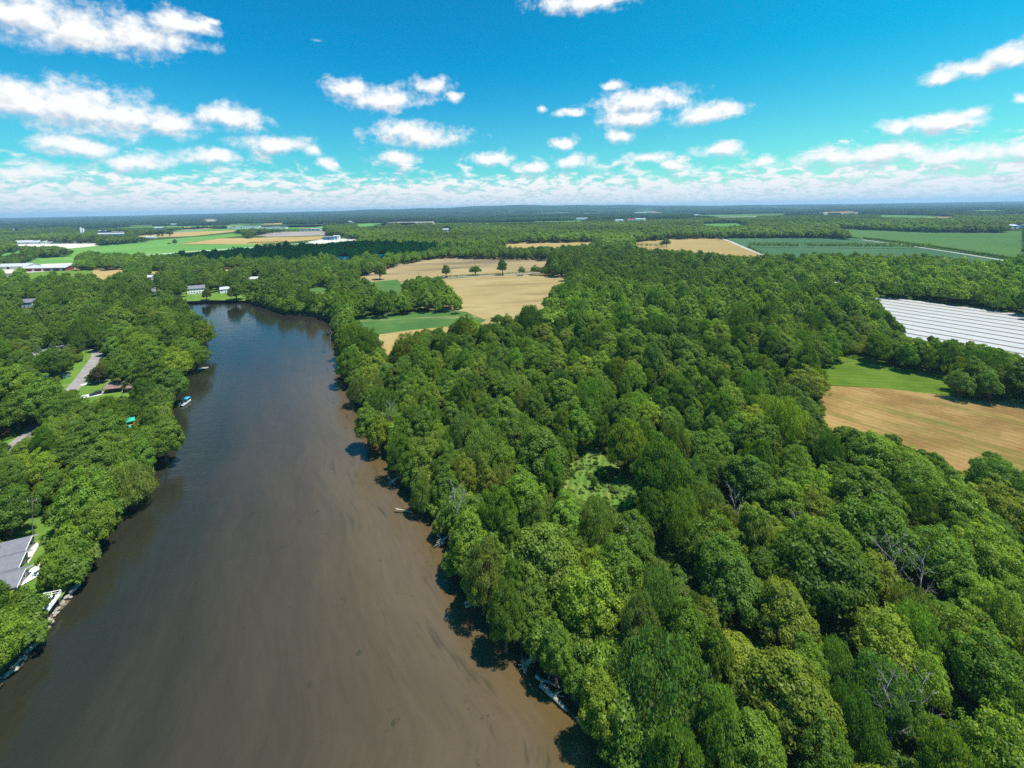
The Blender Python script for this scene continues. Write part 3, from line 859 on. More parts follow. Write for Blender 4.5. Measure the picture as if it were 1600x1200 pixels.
# ------------------------------------------------------------------ buildings and other things
def place(px, py, z=LZ):
    p = P(px, py, z)
    return (p[0], p[1], z)


def ang(a, b):
    d = P(*b) - P(*a)
    return math.atan2(d[1], d[0])


def house(name, loc, rz, w, d, h, rh, wall, roof, label, cat="house", wins=3, floors=1, door=True, over=0.5, group=None, chimney=False, winmat=None, gablewin=False):
    """gabled house: ridge along local x; local -y looks at the river"""
    root = empty(name, loc, rz, label=label, cat=cat, group=group)
    mb = MB()
    mb.prism([(-w / 2, -d / 2), (w / 2, -d / 2), (w / 2, d / 2), (-w / 2, d / 2)], 0, h)
    for s in (-1, 1):
        x = s * (w / 2 - 0.05)
        mb.add([(x - 0.05, -d / 2, h), (x - 0.05, d / 2, h), (x - 0.05, 0, h + rh), (x + 0.05, -d / 2, h), (x + 0.05, d / 2, h), (x + 0.05, 0, h + rh)],
               [(0, 1, 2), (5, 4, 3), (0, 3, 4, 1), (1, 4, 5, 2), (2, 5, 3, 0)])
    mb.build("wall", wall, root)
    rb = MB()
    k = rh / (d / 2)
    for s in (-1, 1):
        y1 = s * (d / 2 + over)
        z1 = h - k * over + 0.18
        rb.slab((-w / 2 - over, 0, h + rh + 0.18), (w / 2 + over, 0, h + rh + 0.18), (w / 2 + over, y1, z1), (-w / 2 - over, y1, z1), 0.18)
    ro = rb.build("roof", roof, root)
    if chimney:
        cb = MB().box(w * 0.18, w * 0.18 + 1.1, 0.6, 1.5, h, h + rh + 1.3)
        cb.build("chimney", WALL_BRICK, ro)
    for fl in range(floors):
        z0 = fl * (h / floors) + h / floors * 0.38
        z1 = z0 + h / floors * 0.42
        for i in range(wins):
            x = (-0.5 + (i + 0.5) / wins) * w * 0.94
            if door and fl == 0 and i == wins // 2:
                continue
            fr = MB().box(x - 0.62, x + 0.62, -d / 2 - 0.05, -d / 2, z0 - 0.08, z1 + 0.08).build("window", WHITE, root)
            MB().box(x - 0.52, x + 0.52, -d / 2 - 0.08, -d / 2 - 0.05, z0, z1).build("pane", winmat or GLASSM, fr)
    if door:
        x = (-0.5 + (wins // 2 + 0.5) / wins) * w * 0.94 if wins else 0
        MB().box(x - 0.55, x + 0.55, -d / 2 - 0.07, -d / 2, 0.05, 2.15).build("door", WALL_BRICK, root)
    if gablewin:
        fr = MB().box(w / 2, w / 2 + 0.06, -0.8, 0.8, h * 0.4, h * 0.85).build("window", WHITE, root)
        MB().box(w / 2 + 0.06, w / 2 + 0.09, -0.7, 0.7, h * 0.4 + 0.1, h * 0.85 - 0.1).build("pane", GLASSM, fr)
    return root


def shed(px, py, wpx, d, h, wall, roof, label, rh=None, cat="barn", doors=2, group=None, name="farm_shed"):
    """a distant long shed; width in picture pixels"""
    x0, x1 = P(px - wpx / 2, py), P(px + wpx / 2, py)
    w = np.hypot(*(x1 - x0))
    c = (x0 + x1) / 2
    root = empty(name, (c[0], c[1] + d / 2, LZ), 0.05, label=label, cat=cat, group=group)
    rh = rh if rh is not None else d * 0.14
    mb = MB().prism([(-w / 2, -d / 2), (w / 2, -d / 2), (w / 2, d / 2), (-w / 2, d / 2)], 0, h)
    for s in (-1, 1):
        x = s * (w / 2 - 0.1)
        mb.add([(x - 0.1, -d / 2, h), (x - 0.1, d / 2, h), (x - 0.1, 0, h + rh), (x + 0.1, -d / 2, h), (x + 0.1, d / 2, h), (x + 0.1, 0, h + rh)],
               [(0, 1, 2), (5, 4, 3), (0, 3, 4, 1), (1, 4, 5, 2), (2, 5, 3, 0)])
    mb.build("wall", wall, root)
    rb = MB()
    for s in (-1, 1):
        rb.slab((-w / 2 - 1, 0, h + rh + 0.3), (w / 2 + 1, 0, h + rh + 0.3), (w / 2 + 1, s * (d / 2 + 1), h + 0.3 - rh * 2 / d), (-w / 2 - 1, s * (d / 2 + 1), h + 0.3 - rh * 2 / d), 0.3)
    rb.build("roof", roof, root)
    for i in range(doors):
        x = (-0.5 + (i + 0.5) / doors) * w
        MB().box(x - 2, x + 2, -d / 2 - 0.15, -d / 2, 0.1, h * 0.75).build("door", DARKM if wall != WALL_RED else WHITE, root)
    return root


def grey_house():
    """low house with three stepped grey gable roofs, cut by the left edge of the photo"""
    e = P(61, 826, LZ + 4)
    rz = ang((0, 868), (60, 838)) * 0.35
    root = empty("ranch_house", (e[0], e[1], LZ), R_(25.5), label="low house with stacked lavender grey shingle roofs and a white river patio", cat="house")
    # three wings, each with its river gable a step further left
    wings = [(-26, -0.8, -7.4, 0.0, 2.9, 1.35, 0), (-26, 0.6, -14.4, -7.0, 2.8, 1.25, 1), (-26, 3.4, -22.2, -14.0, 2.7, 1.2, 2)]
    for x0, x1, y0, y1, h, rh, i in wings:
        mb = MB().box(x0, x1, y0 + 0.6, y1 - 0.6, 0, h)
        ym = (y0 + y1) / 2
        mb.add([(x1 - 0.1, y0 + 0.6, h), (x1 - 0.1, y1 - 0.6, h), (x1 - 0.1, ym, h + rh), (x1, y0 + 0.6, h), (x1, y1 - 0.6, h), (x1, ym, h + rh)],
               [(0, 1, 2), (5, 4, 3), (0, 3, 4, 1), (1, 4, 5, 2), (2, 5, 3, 0)])
        mb.build("wall", WALL_TAN if i else WALL_BLUE, root)
        rb = MB()
        o = 0.8
        k = rh / ((y1 - y0) / 2)
        for y in (y0 + 0.2, y1 - 0.2):
            z1 = h - 0.15 + 0.02 * i
            rb.slab((x0, ym, h + rh + 0.22 + 0.02 * i), (x1 + o, ym, h + rh + 0.22 + 0.02 * i), (x1 + o, y, z1), (x0, y, z1), 0.2)
        ro = rb.build("roof", ROOF_GREY, root)
        tb = MB()
        for y in (y0 + 0.2, y1 - 0.2):
            tb.slab((x1 + o, ym, h + rh + 0.20), (x1 + o + 0.08, ym, h + rh + 0.20), (x1 + o + 0.08, y, h - 0.17), (x1 + o, y, h - 0.17), 0.3)
        tb.build("fascia", WHITE, ro)
        if i == 0:
            vb = MB()
            for q in range(4):
                vx, vy = -13 + q * 2.4, ym - 1.4
                vz = h + rh - 1.4 * k
                MB().tube([(vx, vy, vz), (vx, vy, vz + 0.55)], 0.16, 8).build("roof_vent", DARKM, ro)
        if i == 1:
            MB().box(-9.5, -7.0, ym - 0.6, ym + 0.7, h, h + rh + 1.5).build("chimney", WHITE, ro)
            MB().box(-9.3, -7.2, ym - 0.4, ym + 0.5, h + rh + 1.5, h + rh + 1.75).build("chimney_cap", REDM, ro)
        if i == 2:
            MB().box(-9.0, -7.4, ym - 0.8, ym + 0.8, h, h + rh + 1.7).build("chimney", WALL_BRICK, ro)
            MB().box(-8.8, -7.6, ym - 0.6, ym + 0.6, h + rh + 1.7, h + rh + 1.95).build("chimney_cap", ORANGE, ro)
        for q in range(2):
            yy = y0 + (y1 - y0) * (0.34 + 0.32 * q)
            fr = MB().box(x1, x1 + 0.06, yy - 0.9, yy + 0.9, 0.7, 2.3).build("window", WHITE, root)
            MB().box(x1 + 0.06, x1 + 0.1, yy - 0.8, yy + 0.8, 0.8, 2.2).build("pane", GLASSM, fr)
    return root


grey_house()
sheet("path", W([(30, 920), (48, 892), (62, 884), (67, 890), (56, 905)]), WHITE, "white patio between the grey roofed house and the lawn", "patio", dz=0.5, amp=0.05)
sheet("path", W([(40, 872), (50, 856), (58, 849), (61, 854), (52, 870), (44, 884)]), CONC, "pale concrete path at the corner of the grey roofed house", "path", dz=0.45, amp=0.05)
clear([(-5, 838), (62, 822), (92, 826), (86, 850), (60, 872), (72, 905), (94, 922), (96, 930), (62, 966), (53, 958), (48, 925), (0, 930)])


def river_deck():
    a, b, c, d = P(95, 928, LZ + 1), P(74, 957, LZ + 1), P(55, 962, LZ + 1), P(66, 934, LZ + 1)
    o = (a + b + c + d) / 4
    root = empty("wooden_deck", (o[0], o[1], LZ), label="white painted deck with railing at the top of the stone bank", cat="deck")
    pts = [tuple(p - o) for p in (a, b, c, d)][::-1]
    fl = MB().prism(pts, 0.75, 1.0).build("floor", WHITE, root)
    for i in range(4):
        p, q = np.array(pts[i]), np.array(pts[(i + 1) % 4])
        if i == 0:
            pass
        rb = MB()
        n = max(2, int(np.hypot(*(q - p)) / 1.4))
        for k in range(n):
            r = p + (q - p) * k / n
            rb.box(r[0] - 0.06, r[0] + 0.06, r[1] - 0.06, r[1] + 0.06, 0.98, 1.95)
        rb.tube([(p[0], p[1], 1.95), (q[0], q[1], 1.95)], 0.06, 6)
        rb.tube([(p[0], p[1], 1.45), (q[0], q[1], 1.45)], 0.04, 6)
        rb.build("railing", WHITE, root)
    for p in pts:
        MB().box(p[0] * 0.9 - 0.1, p[0] * 0.9 + 0.1, p[1] * 0.9 - 0.1, p[1] * 0.9 + 0.1, -1.5, 0.78).build("post", POLEW, root)
    # garden chairs standing on it
    labs = ["dark garden chair on the white deck, the one closest to the house", "dark garden chair in the middle of the white deck", "dark garden chair on the white deck, near its lower corner", "dark bench-like chair by the outer rail of the white deck"]
    for k, (f, g) in enumerate(((0.30, 0.25), (0.45, 0.45), (0.35, 0.7), (0.7, 0.35))):
        p = (np.array(a) * (1 - f) + np.array(d) * f) * (1 - g) + (np.array(b) * (1 - f) + np.array(c) * f) * g
        ch = empty("garden_chair", (p[0], p[1], LZ + 1.0), 0.5 * k, label=labs[k], cat="chair", group="chairs on the white deck")
        MB().box(-0.3, 0.3, -0.3, 0.3, 0.38, 0.44).build("seat", DARKM, ch)
        MB().slab((-0.3, 0.42, 1.0), (0.3, 0.42, 1.0), (0.3, 0.3, 0.44), (-0.3, 0.3, 0.44), 0.05).build("backrest", DARKM, ch)
        for sx in (-0.26, 0.26):
            for sy in (-0.26, 0.26):
                MB().box(sx - 0.03, sx + 0.03, sy - 0.03, sy + 0.03, 0, 0.38).build("leg", DARKM, ch)


river_deck()
clear([(48, 992), (46, 926), (100, 914), (108, 928), (84, 990)])


def flower_strip(a, b, label):
    p, q = P(*a), P(*b)
    mb = MB()
    for k in range(26):
        f = (k + 0.5) / 26
        c = p + (q - p) * f + rng.normal(0, 0.12, 2)
        s = 0.22 + 0.12 * rng.random()
        mb.add([(c[0] - s, c[1], LZ), (c[0] + s, c[1], LZ), (c[0], c[1] - s, LZ), (c[0], c[1] + s, LZ), (c[0], c[1], LZ + 0.45), (c[0] - s * .9, c[1] + s * .9, LZ + .3), (c[0] + s * .9, c[1] - s * .9, LZ + .32)],
               [(0, 2, 4), (2, 1, 4), (1, 3, 4), (3, 0, 4), (5, 4, 3), (6, 4, 2)])
    o = mb.build("flower_bed", plain("yellow_blossom", (0.42, 0.36, 0.02), 0.8, 0.35, 3.0))
    tag(o, label, "flowers")


flower_strip((38, 912), (56, 904), "strip of yellow flowers along the near edge of the white patio")
flower_strip((50, 884), (66, 881), "strip of yellow flowers along the far edge of the white patio")


def brown_house():
    """L-shaped ranch house with a brown shingle roof and an open dark garage front"""
    o = P(162, 617)
    rz = ang((163, 617), (205, 612))
    root = empty("ranch_house", (o[0], o[1], LZ), rz, label="brown roofed ranch house with shaded porch at the end of the driveway", cat="house")
    MB().box(0.3, 9.5, 1.6, 10, 0, 2.7).build("wall", WALL_BRICK, root)
    MB().box(9.5, 21, -1.2, 8.6, 0, 2.7).build("wall", WALL_BRICK, root)
    r = MB()
    h, rh = 2.7, 1.9
    r.slab((-0.6, 5.2, h + rh), (12, 5.2, h + rh), (12, 0.2, h - 0.1), (-0.6, 0.2, h - 0.1), 0.22)
    r.slab((-0.6, 5.2, h + rh), (12, 5.2, h + rh), (12, 10.8, h - 0.1), (-0.6, 10.8, h - 0.1), 0.22)
    ro = r.build("roof", ROOF_BROWN, root)
    r = MB()
    r.slab((8.6, 3.9, h + rh + 0.12), (22, 3.9, h + rh + 0.12), (22, -2.2, h - 0.12), (8.6, -2.2, h - 0.12), 0.22)
    r.slab((8.6, 3.9, h + rh + 0.12), (22, 3.9, h + rh + 0.12), (22, 9.5, h - 0.12), (8.6, 9.5, h - 0.12), 0.22)
    ro2 = r.build("roof", ROOF_BROWN, root)
    MB().box(14, 15, 4.4, 5.3, h, h + rh + 1.1).build("chimney", WALL_BRICK, ro2)
    MB().box(1.2, 6.6, 1.5, 1.6, 0.05, 2.3).build("door", DARKM, root)  # dark panel standing in for the shade of the open garage front
    for x in (11.2, 14.6, 18.0):
        fr = MB().box(x - 0.8, x + 0.8, -1.27, -1.2, 0.9, 2.2).build("window", WHITE, root)
        MB().box(x - 0.7, x + 0.7, -1.31, -1.27, 1.0, 2.1).build("pane", GLASSM, fr)
    for x in (7.4, 9.0):
        MB().box(x - 0.09, x + 0.09, 0.5, 0.68, 0, 2.62).build("post", WHITE, root)
    MB().prism([(11, -5.2), (19.5, -5.2), (20, -2.4), (11, -2.4)], 0.0, 0.12).build("patio", plain("pink_pavers", (0.40, 0.27, 0.22), 0.85, 0.2, 1.5), root)


brown_house()
clear([(160, 615), (163, 606), (172, 601), (192, 597), (201, 594), (198, 601), (206, 612), (203, 616), (182, 621), (176, 617)])
clear([(136, 612), (160, 606), (162, 617), (140, 622), (122, 625)])


def car(loc, rz, label):
    root = empty("parked_car", loc, rz, label=label, cat="car")
    prof = [(-2.35, 0.35), (2.3, 0.35), (2.42, 0.62), (2.36, 0.88), (1.05, 1.02), (0.35, 1.62), (-1.75, 1.68), (-2.32, 1.1)]
    mb = MB()
    n = len(prof)
    V = [(x, s * (0.93 if z < 1.05 else 0.72), z) for s in (-1, 1) for x, z in prof]
    mb.add(V, [tuple(range(n)), tuple(range(n, 2 * n))[::-1]] + [(i, n + i, n + (i + 1) % n, (i + 1) % n) for i in range(n)])
    mb.build("body", CARBODY, root, bevel=0.05)
    MB().slab((0.40, -0.68, 1.60), (0.40, 0.68, 1.60), (1.02, 0.80, 1.10), (1.02, -0.80, 1.10), 0.03).build("windscreen", GLASSM, root)
    for s in (-1, 1):
        MB().add([(0.75, s * 0.925, 1.10), (0.30, s * 0.76, 1.55), (-1.65, s * 0.76, 1.58), (-2.0, s * 0.915, 1.12), (0.75, s * 0.94, 1.10), (0.30, s * 0.78, 1.55), (-1.65, s * 0.78, 1.58), (-2.0, s * 0.93, 1.12)],
                 [(0, 1, 2, 3), (7, 6, 5, 4), (0, 4, 5, 1), (1, 5, 6, 2), (2, 6, 7, 3), (3, 7, 4, 0)]).build("window", GLASSM, root)
        MB().box(2.38, 2.44, s * 0.62 - 0.18, s * 0.62 + 0.18, 0.62, 0.80).build("headlight", CHROME, root)
        for x in (-1.45, 1.45):
            wb = MB()
            wb.tube([(x, s * 0.72, 0.34), (x, s * 0.95, 0.34)], 0.34, 14).build("wheel", RUBBER, root)


car((*P(149.5, 617.3), LZ + 0.26), ang((149, 618), (163, 614.5)) + math.pi, "dark blue car parked on the pale driveway before the brown roofed house")


def pontoon(px, py, rz, label, name="pontoon_boat", canopy=True, L=6.4):
    p = P(px, py, 0.3)
    root = empty(name, (p[0], p[1], 0), rz, label=label, cat="boat")
    for s in (-0.9, 0.9):
        MB().tube([(-L / 2, s, 0.12), (L / 2 - 0.7, s, 0.12), (L / 2, s, 0.28)], [0.32, 0.32, 0.06], 10).build("pontoon", CHROME, root, smooth=True)
    MB().box(-L / 2, L / 2 - 0.3, -1.25, 1.25, 0.44, 0.56).build("deck", CREAM, root)
    fb = MB()
    for s in (-1.22, 1.22):
        fb.box(-L / 2 + 0.1, L / 2 - 0.6, s - 0.03, s + 0.03, 0.56, 1.2)
    fb.box(L / 2 - 0.62, L / 2 - 0.56, -1.22, 1.22, 0.56, 1.2)
    fb.build("side_panel", WHITE, root)
    MB().box(-L / 2 + 0.2, -L / 2 + 1.1, -1.1, 1.1, 0.56, 1.0).build("seat", CREAM, root)
    MB().box(0.9, 2.2, 0.45, 1.12, 0.56, 1.0).build("seat", CREAM, root)
    MB().box(0.0, 0.55, -1.0, -0.4, 0.56, 1.35).build("console", REDM, root)
    MB().box(-L / 2 - 0.4, -L / 2 + 0.05, -0.22, 0.22, 0.1, 1.15).build("outboard_motor", DARKM, root, bevel=0.06)
    if canopy:
        cb = MB()
        n = 6
        for k in range(n):
            y0, y1 = -1.2 + 2.4 * k / n, -1.2 + 2.4 * (k + 1) / n
            z0, z1 = 2.55 - 0.22 * (y0 / 1.2) ** 2, 2.55 - 0.22 * (y1 / 1.2) ** 2
            cb.slab((-2.9, y0, z0), (0.2, y0, z0), (0.2, y1, z1), (-2.9, y1, z1), 0.05)
        cn = cb.build("canopy", CANVAS_BLUE, root)
        for x in (-2.7, 0.0):
            for s in (-1.18, 1.18):
                MB().tube([(x, s, 1.15), (x, s, 2.36)], 0.03, 6).build("canopy_pole", CHROME, root)
    return root


pontoon(288.5, 630.5, ang((283, 634), (294, 626)) + math.pi, "small pontoon boat with a blue canopy moored under the left bank trees")
pontoon(316, 470.5, 0.25, "white and blue boat moored below the white house at the river bend", canopy=False, L=8.5)


def dock(px, py, rz, L, w, label, mat):
    p = P(px, py, 0.5)
    root = empty("boat_dock", (p[0], p[1], 0), rz, label=label, cat="dock")
    MB().box(-L / 2, L / 2, -w / 2, w / 2, 0.42, 0.6).build("deck", mat, root)
    for x in (-L / 2 + 0.3, 0, L / 2 - 0.3):
        for s in (-1, 1):
            MB().tube([(x, s * (w / 2 + 0.08), -1.2), (x, s * (w / 2 + 0.08), 1.0)], 0.08, 7).build("post", POLEW, root)


dock(316, 575.5, 0.5, 6.0, 2.2, "small pale dock poking out from the left bank trees above the blue canopy boat", CONC)
dock(403, 471, -0.2, 8.0, 2.2, "little pale dock at the right end of the far bank", CONC)


def play_set():
    p = P(204, 668)
    root = empty("play_set", (p[0], p[1], LZ), 0.6, label="orange timber play set with teal canopy half hidden by trees", cat="play set")
    for x in (-1.2, 1.2):
        for y in (-1.2, 1.2):
            MB().box(x - 0.07, x + 0.07, y - 0.07, y + 0.07, 0, 3.2).build("post", ORANGE, root)
    MB().box(-1.3, 1.3, -1.3, 1.3, 1.5, 1.62).build("platform", ORANGE, root)
    MB().slab((-1.5, 0, 4.2), (1.5, 0, 4.2), (1.5, -1.5, 3.1), (-1.5, -1.5, 3.1), 0.06).slab((-1.5, 0, 4.2), (1.5, 0, 4.2), (1.5, 1.5, 3.1), (-1.5, 1.5, 3.1), 0.06).build("canopy", TEAL, root)
    MB().slab((-0.4, -1.3, 1.65), (0.4, -1.3, 1.65), (0.4, -4.2, 0.25), (-0.4, -4.2, 0.25), 0.1).build("slide", TEAL, root)
    MB().tube([(1.2, 0, 3.0), (5.5, 0, 3.0)], 0.09, 7).tube([(5.5, -1.2, 0), (5.5, 0, 3.0), (5.5, 1.2, 0)], 0.09, 7).build("swing_frame", ORANGE, root)
    for x in (2.6, 4.2):
        s = MB().tube([(x - 0.25, 0, 2.95), (x - 0.25, 0, 0.6)], 0.02, 4).tube([(x + 0.25, 0, 2.95), (x + 0.25, 0, 0.6)], 0.02, 4).box(x - 0.3, x + 0.3, -0.15, 0.15, 0.55, 0.6).build("swing", TEAL, root)


play_set()
clear([(188, 671), (200, 660), (214, 655), (218, 664), (204, 675), (192, 676)])


def pole(px, py, h, label, mat, r=0.14, arm=True):
    p = P(px, py)
    root = empty("utility_pole", (p[0], p[1], LZ), 0.3, label=label, cat="pole")
    MB().tube([(0, 0, -0.3), (0, 0, h)], [r, r * 0.7], 8).build("pole", mat, root)
    if arm:
        MB().box(-1.1, 1.1, -0.06, 0.06, h - 0.9, h - 0.75).build("crossarm", mat, root)
        for x in (-0.95, 0.0, 0.95):
            MB().tube([(x, 0, h - 0.75), (x, 0, h - 0.5)], 0.06, 6).build("insulator", WHITE, root)


pole(51, 846, 12.0, "dark wooden pole rising behind the grey roofed house", POLEW)
pole(339, 449, 14.0, "pale pole beside the lane at the far river bend", PALEPOLE, 0.3)
pole(134, 566, 8.0, "thin dark pole on the roadside lawn in the road bend", POLEW)
clear([(46, 772), (56, 772), (56, 830), (46, 830)])

# blue-grey house behind the spruces, other cottages
house("cottage", place(66, 560), ang((55, 562), (78, 556)), 14, 9, 2.9, 2.2, WALL_BLUE, ROOF_GREY, "pale blue cottage with grey roof between two blue spruces", wins=3, gablewin=True)
clear([(56, 549), (64, 546), (74, 548), (73, 555), (66, 560), (60, 556)])
house("garden_shed", place(98, 591), 0.4, 4, 3, 2.2, 0.9, WHITE, ROOF_GREY, "white garden shed at the edge of the roadside lawn", "shed", wins=1)
clear([(94, 586), (104, 584), (105, 592), (95, 593)])
house("garden_shed", place(70, 594), 0.7, 3.6, 3, 2.2, 0.8, WALL_BLUE, ROOF_PALE, "grey garden shed beside the white shed on the lawn", "shed", wins=1)
clear([(64, 588), (74, 585), (76, 593), (66, 596)])
house("cottage", place(42, 479), 0.15, 16, 10, 5.0, 2.6, WALL_BLUE, ROOF_GREY, "pale cottage with grey roof and brick base poking out of the left bank trees", wins=4, floors=2)
clear([(33, 467), (52, 466), (52, 479), (33, 480)])
house("white_house", place(307, 458), 0.5, 16, 11, 6.0, 2.8, WHITE, ROOF_GREY, "white two storey house with rows of dark windows at the river bend", wins=6, floors=2)
clear([(295, 449), (318, 447), (322, 458), (298, 461)])
house("white_house", place(353, 457), 0.5, 11, 9, 4.6, 2.0, WHITE, ROOF_PALE, "smaller white house on the lawn beside a big dark bank tree", wins=3, floors=1)
clear([(345, 451), (359, 450), (360, 458), (346, 459)])
house("cottage", place(242, 460), 0.1, 14, 9, 4.0, 2.4, WALL_BLUE, ROOF_GREY, "blue grey cottage in dark trees left of the river bend", wins=4)
clear([(236, 450), (248, 450), (248, 459), (236, 460)])
house("cottage", place(396, 440), 0.2, 12, 9, 4.0, 2.4, WHITE, ROOF_PALE, "white cottage half hidden in trees above the far river bank", wins=3)
clear([(391, 434), (401, 431), (404, 437), (393, 440)])
house("cottage", place(537, 408), 0.1, 18, 10, 5.0, 3.0, WHITE, ROOF_PALE, "white cottage in the belt of trees beyond the river bend", wins=4)
clear([(530, 402), (545, 400), (546, 407), (531, 409)])
house("cottage", place(596, 404), 0.1, 14, 10, 5.0, 3.0, WALL_TAN, ROOF_PALE, "tan cottage in trees at the corner of the stubble field", wins=3)
clear([(592, 397), (600, 396), (600, 403), (592, 404)])
house("cottage", place(234, 437), 0.1, 9, 8, 4.0, 2.4, WALL_TAN, ROOF_PALE, "tan cottage gable among dark trees left of the lane", wins=2)
clear([(230, 431), (240, 431), (240, 437), (230, 438)])
house("cottage", place(12, 437), 0.1, 18, 12, 4.5, 2.6, WALL_TAN, ROOF_GREY, "grey roofed farmhouse under a big tree by the red barn", wins=3)
clear([(8, 430), (18, 429), (18, 436), (8, 437)])
house("cottage", place(1307, 446), 0.0, 10, 8, 3.5, 2.2, WALL_TAN, ROOF_PALE, "pale cottage roof glimpsed in woods left of the white striped field", wins=2)
clear([(1303, 441), (1311, 441), (1311, 446), (1303, 446)])

shed(66, 424, 60, 16, 5.5, WALL_RED, ROOF_PALE, "long red barn with white roof on the left", doors=5)
clear([(36, 416), (105, 412), (105, 422), (40, 426)])
shed(108, 420, 28, 14, 5.0, WALL_RED, ROOF_PALE, "shorter red barn with white roof behind the long red barn", doors=2)
shed(12, 421, 46, 26, 5.0, WHITE, ROOF_PALE, "wide low white shed left of the long red barn", doors=3)
clear([(0, 414), (36, 414), (36, 421), (0, 422)])
shed(42, 381.5, 42, 40, 6, WHITE, ROOF_PALE, "broad white greenhouse roof in the left distance", doors=3, cat="greenhouse", name="greenhouse")
shed(90, 380.5, 44, 30, 5, WHITE, ROOF_PALE, "long white greenhouse roof right of the broad white one", doors=3, cat="greenhouse", name="greenhouse")
shed(8, 373, 26, 40, 9, WALL_BLUE, ROOF_BLUE, "warehouse with bright blue roof at the far left", doors=2, cat="warehouse", name="warehouse")
shed(133, 377.5, 16, 30, 5, WHITE, ROOF_PALE, "small white roof beside a dark tree clump", doors=1)
shed(218, 372.5, 32, 24, 3, WHITE, ROOF_PALE, "long low white crop tunnel at the field edge", doors=2, cat="greenhouse", name="greenhouse")
shed(172, 367.5, 36, 30, 6, WHITE, ROOF_PALE, "row of pale sheds beyond the big green field", doors=3)
clear([(152, 362), (195, 362), (195, 368), (152, 368)])
shed(142, 363.5, 34, 26, 8, WALL_TAN, ROOF_PALE, "pale farm shed near the twin silos", doors=2)
for k, (x, lab) in enumerate(((126, "white silo, slightly taller of the pair"), (130, "white silo, slightly shorter of the pair"))):
    p = P(x, 364)
    rt = empty("silo", (p[0], p[1], LZ), label=lab, cat="silo", group="twin white silos")
    MB().tube([(0, 0, 0), (0, 0, 26 - 5 * k)], 4.5, 14).build("wall", WHITE, rt)
    MB().tube([(0, 0, 26 - 5 * k), (0, 0, 28.5 - 5 * k), (0, 0, 30 - 5 * k)], [4.6, 3.2, 0.3], 14).build("roof", ROOF_PALE, rt)
clear([(124, 356), (133, 356), (133, 364), (124, 364)])
for i, (x, w, h, wl, rf, lab) in enumerate(((386, 26, 14, WHITE, ROOF_PALE, "tall white factory block behind the wheat field"), (420, 22, 9, WHITE, ROOF_PALE, "low white factory wing right of the tall block"),
                                            (437, 14, 9, WHITE, ROOF_PALE, "small white factory shed at the end of the row"), (478, 16, 8, WHITE, ROOF_RED, "white building with red roof near the gravel works"),
                                            (492, 12, 8, WHITE, ROOF_PALE, "white building right of the red roofed one"), (366, 16, 8, WHITE, ROOF_PALE, "low white factory wing left of the tall block"))):
    shed(x, 357.5 if i < 3 or i == 5 else 360, w, 30, h, wl, rf, lab, rh=1.2, doors=2, cat="factory" if i < 3 or i == 5 else "barn", name="factory_building" if i < 3 or i == 5 else "farm_shed")
clear([(355, 350), (450, 350), (505, 353), (505, 360), (470, 361), (440, 357.5), (355, 358)])
shed(513, 375, 14, 18, 9, ROOF_BLUE, ROOF_GREY, "blue grey shed of the gravel works", doors=1, cat="works", name="works_shed")
shed(525, 374.5, 8, 14, 12, WHITE, ROOF_PALE, "white tower shed of the gravel works", doors=1, cat="works", name="works_shed")
clear([(500, 366), (540, 368), (540, 375), (500, 376)])
for x, y, w, wl, rf, lab in ((697, 362, 9, WHITE, ROOF_PALE, "white roof alone in the wide middle distance wood"), (908, 343, 20, WHITE, ROOF_PALE, "long white roof in the wood left of the village"),
                             (968, 346, 12, WHITE, ROOF_PALE, "white building on the near side of the far village"), (986, 345, 10, WALL_TAN, ROOF_RED, "small red roofed house in the far village"),
                             (1001, 344, 16, WHITE, ROOF_PALE, "largest white roof of the far village"), (1000, 333.5, 14, WHITE, ROOF_PALE, "white building in the back row of the far village"),
                             (1016, 332.5, 12, WHITE, ROOF_PALE, "white building behind the village, right of its back row neighbour"), (1024, 334, 8, WALL_RED, ROOF_RED, "red building behind the far village"),
                             (1318, 335, 14, WHITE, ROOF_RED, "building with a bright red roof near the horizon"), (1290, 335.5, 8, WHITE, ROOF_PALE, "white building left of the bright red roof"),
                             (1340, 335, 10, WHITE, ROOF_RED, "low reddish roof right of the bright red one"), (1586, 357, 16, WHITE, ROOF_PALE, "large white building in woods at the far right"),
                             (1607, 357, 14, WALL_BLUE, ROOF_GREY, "grey building beside the large white one at the far right"), (1088, 338, 8, WHITE, ROOF_PALE, "white farmhouse at the end of the light green strip"),
                             (270, 352, 12, WHITE, ROOF_PALE, "white building in far woods behind the ploughed strip"), (330, 347, 16, WHITE, ROOF_PALE, "pale building in far woods above the tall factory"),
                             (548, 348, 8, WHITE, ROOF_PALE, "tiny white building left of the light green clearing"), (24, 361, 8, WHITE, ROOF_PALE, "tiny white building in far left woods"),
                             (247, 358, 9, WHITE, ROOF_PALE, "white farmhouse beside the ploughed strip")):
    shed(x, y, w, 26, 9 + 3 * (y < 340), wl, rf, lab, doors=1, cat="building", name="farm_building")
    clear([(x - w / 2 - 1, y - 3.5), (x + w / 2 + 1, y - 3.5), (x + w / 2 + 1, y + 0.3), (x - w / 2 - 1, y + 0.3)])
p = P(613, 330.5)
SIT = p * (7000 / p[1])
rt = empty("radio_mast", (SIT[0], SIT[1], LZ), label="thin grey radio mast standing above the horizon", cat="mast")
MB().tube([(0, 0, 0), (0, 0, 235)], [1.6, 1.0], 6).build("tower", CHROME, rt)
for a in range(3):
    MB().tube([(0, 0, 170), (80 * math.cos(a * 2.1), 80 * math.sin(a * 2.1), 2)], 0.25, 4).build("guy_wire", CHROME, rt)
MB().box(-2.5, 2.5, -2.5, 2.5, 226, 230).build("antenna", WHITE, rt)


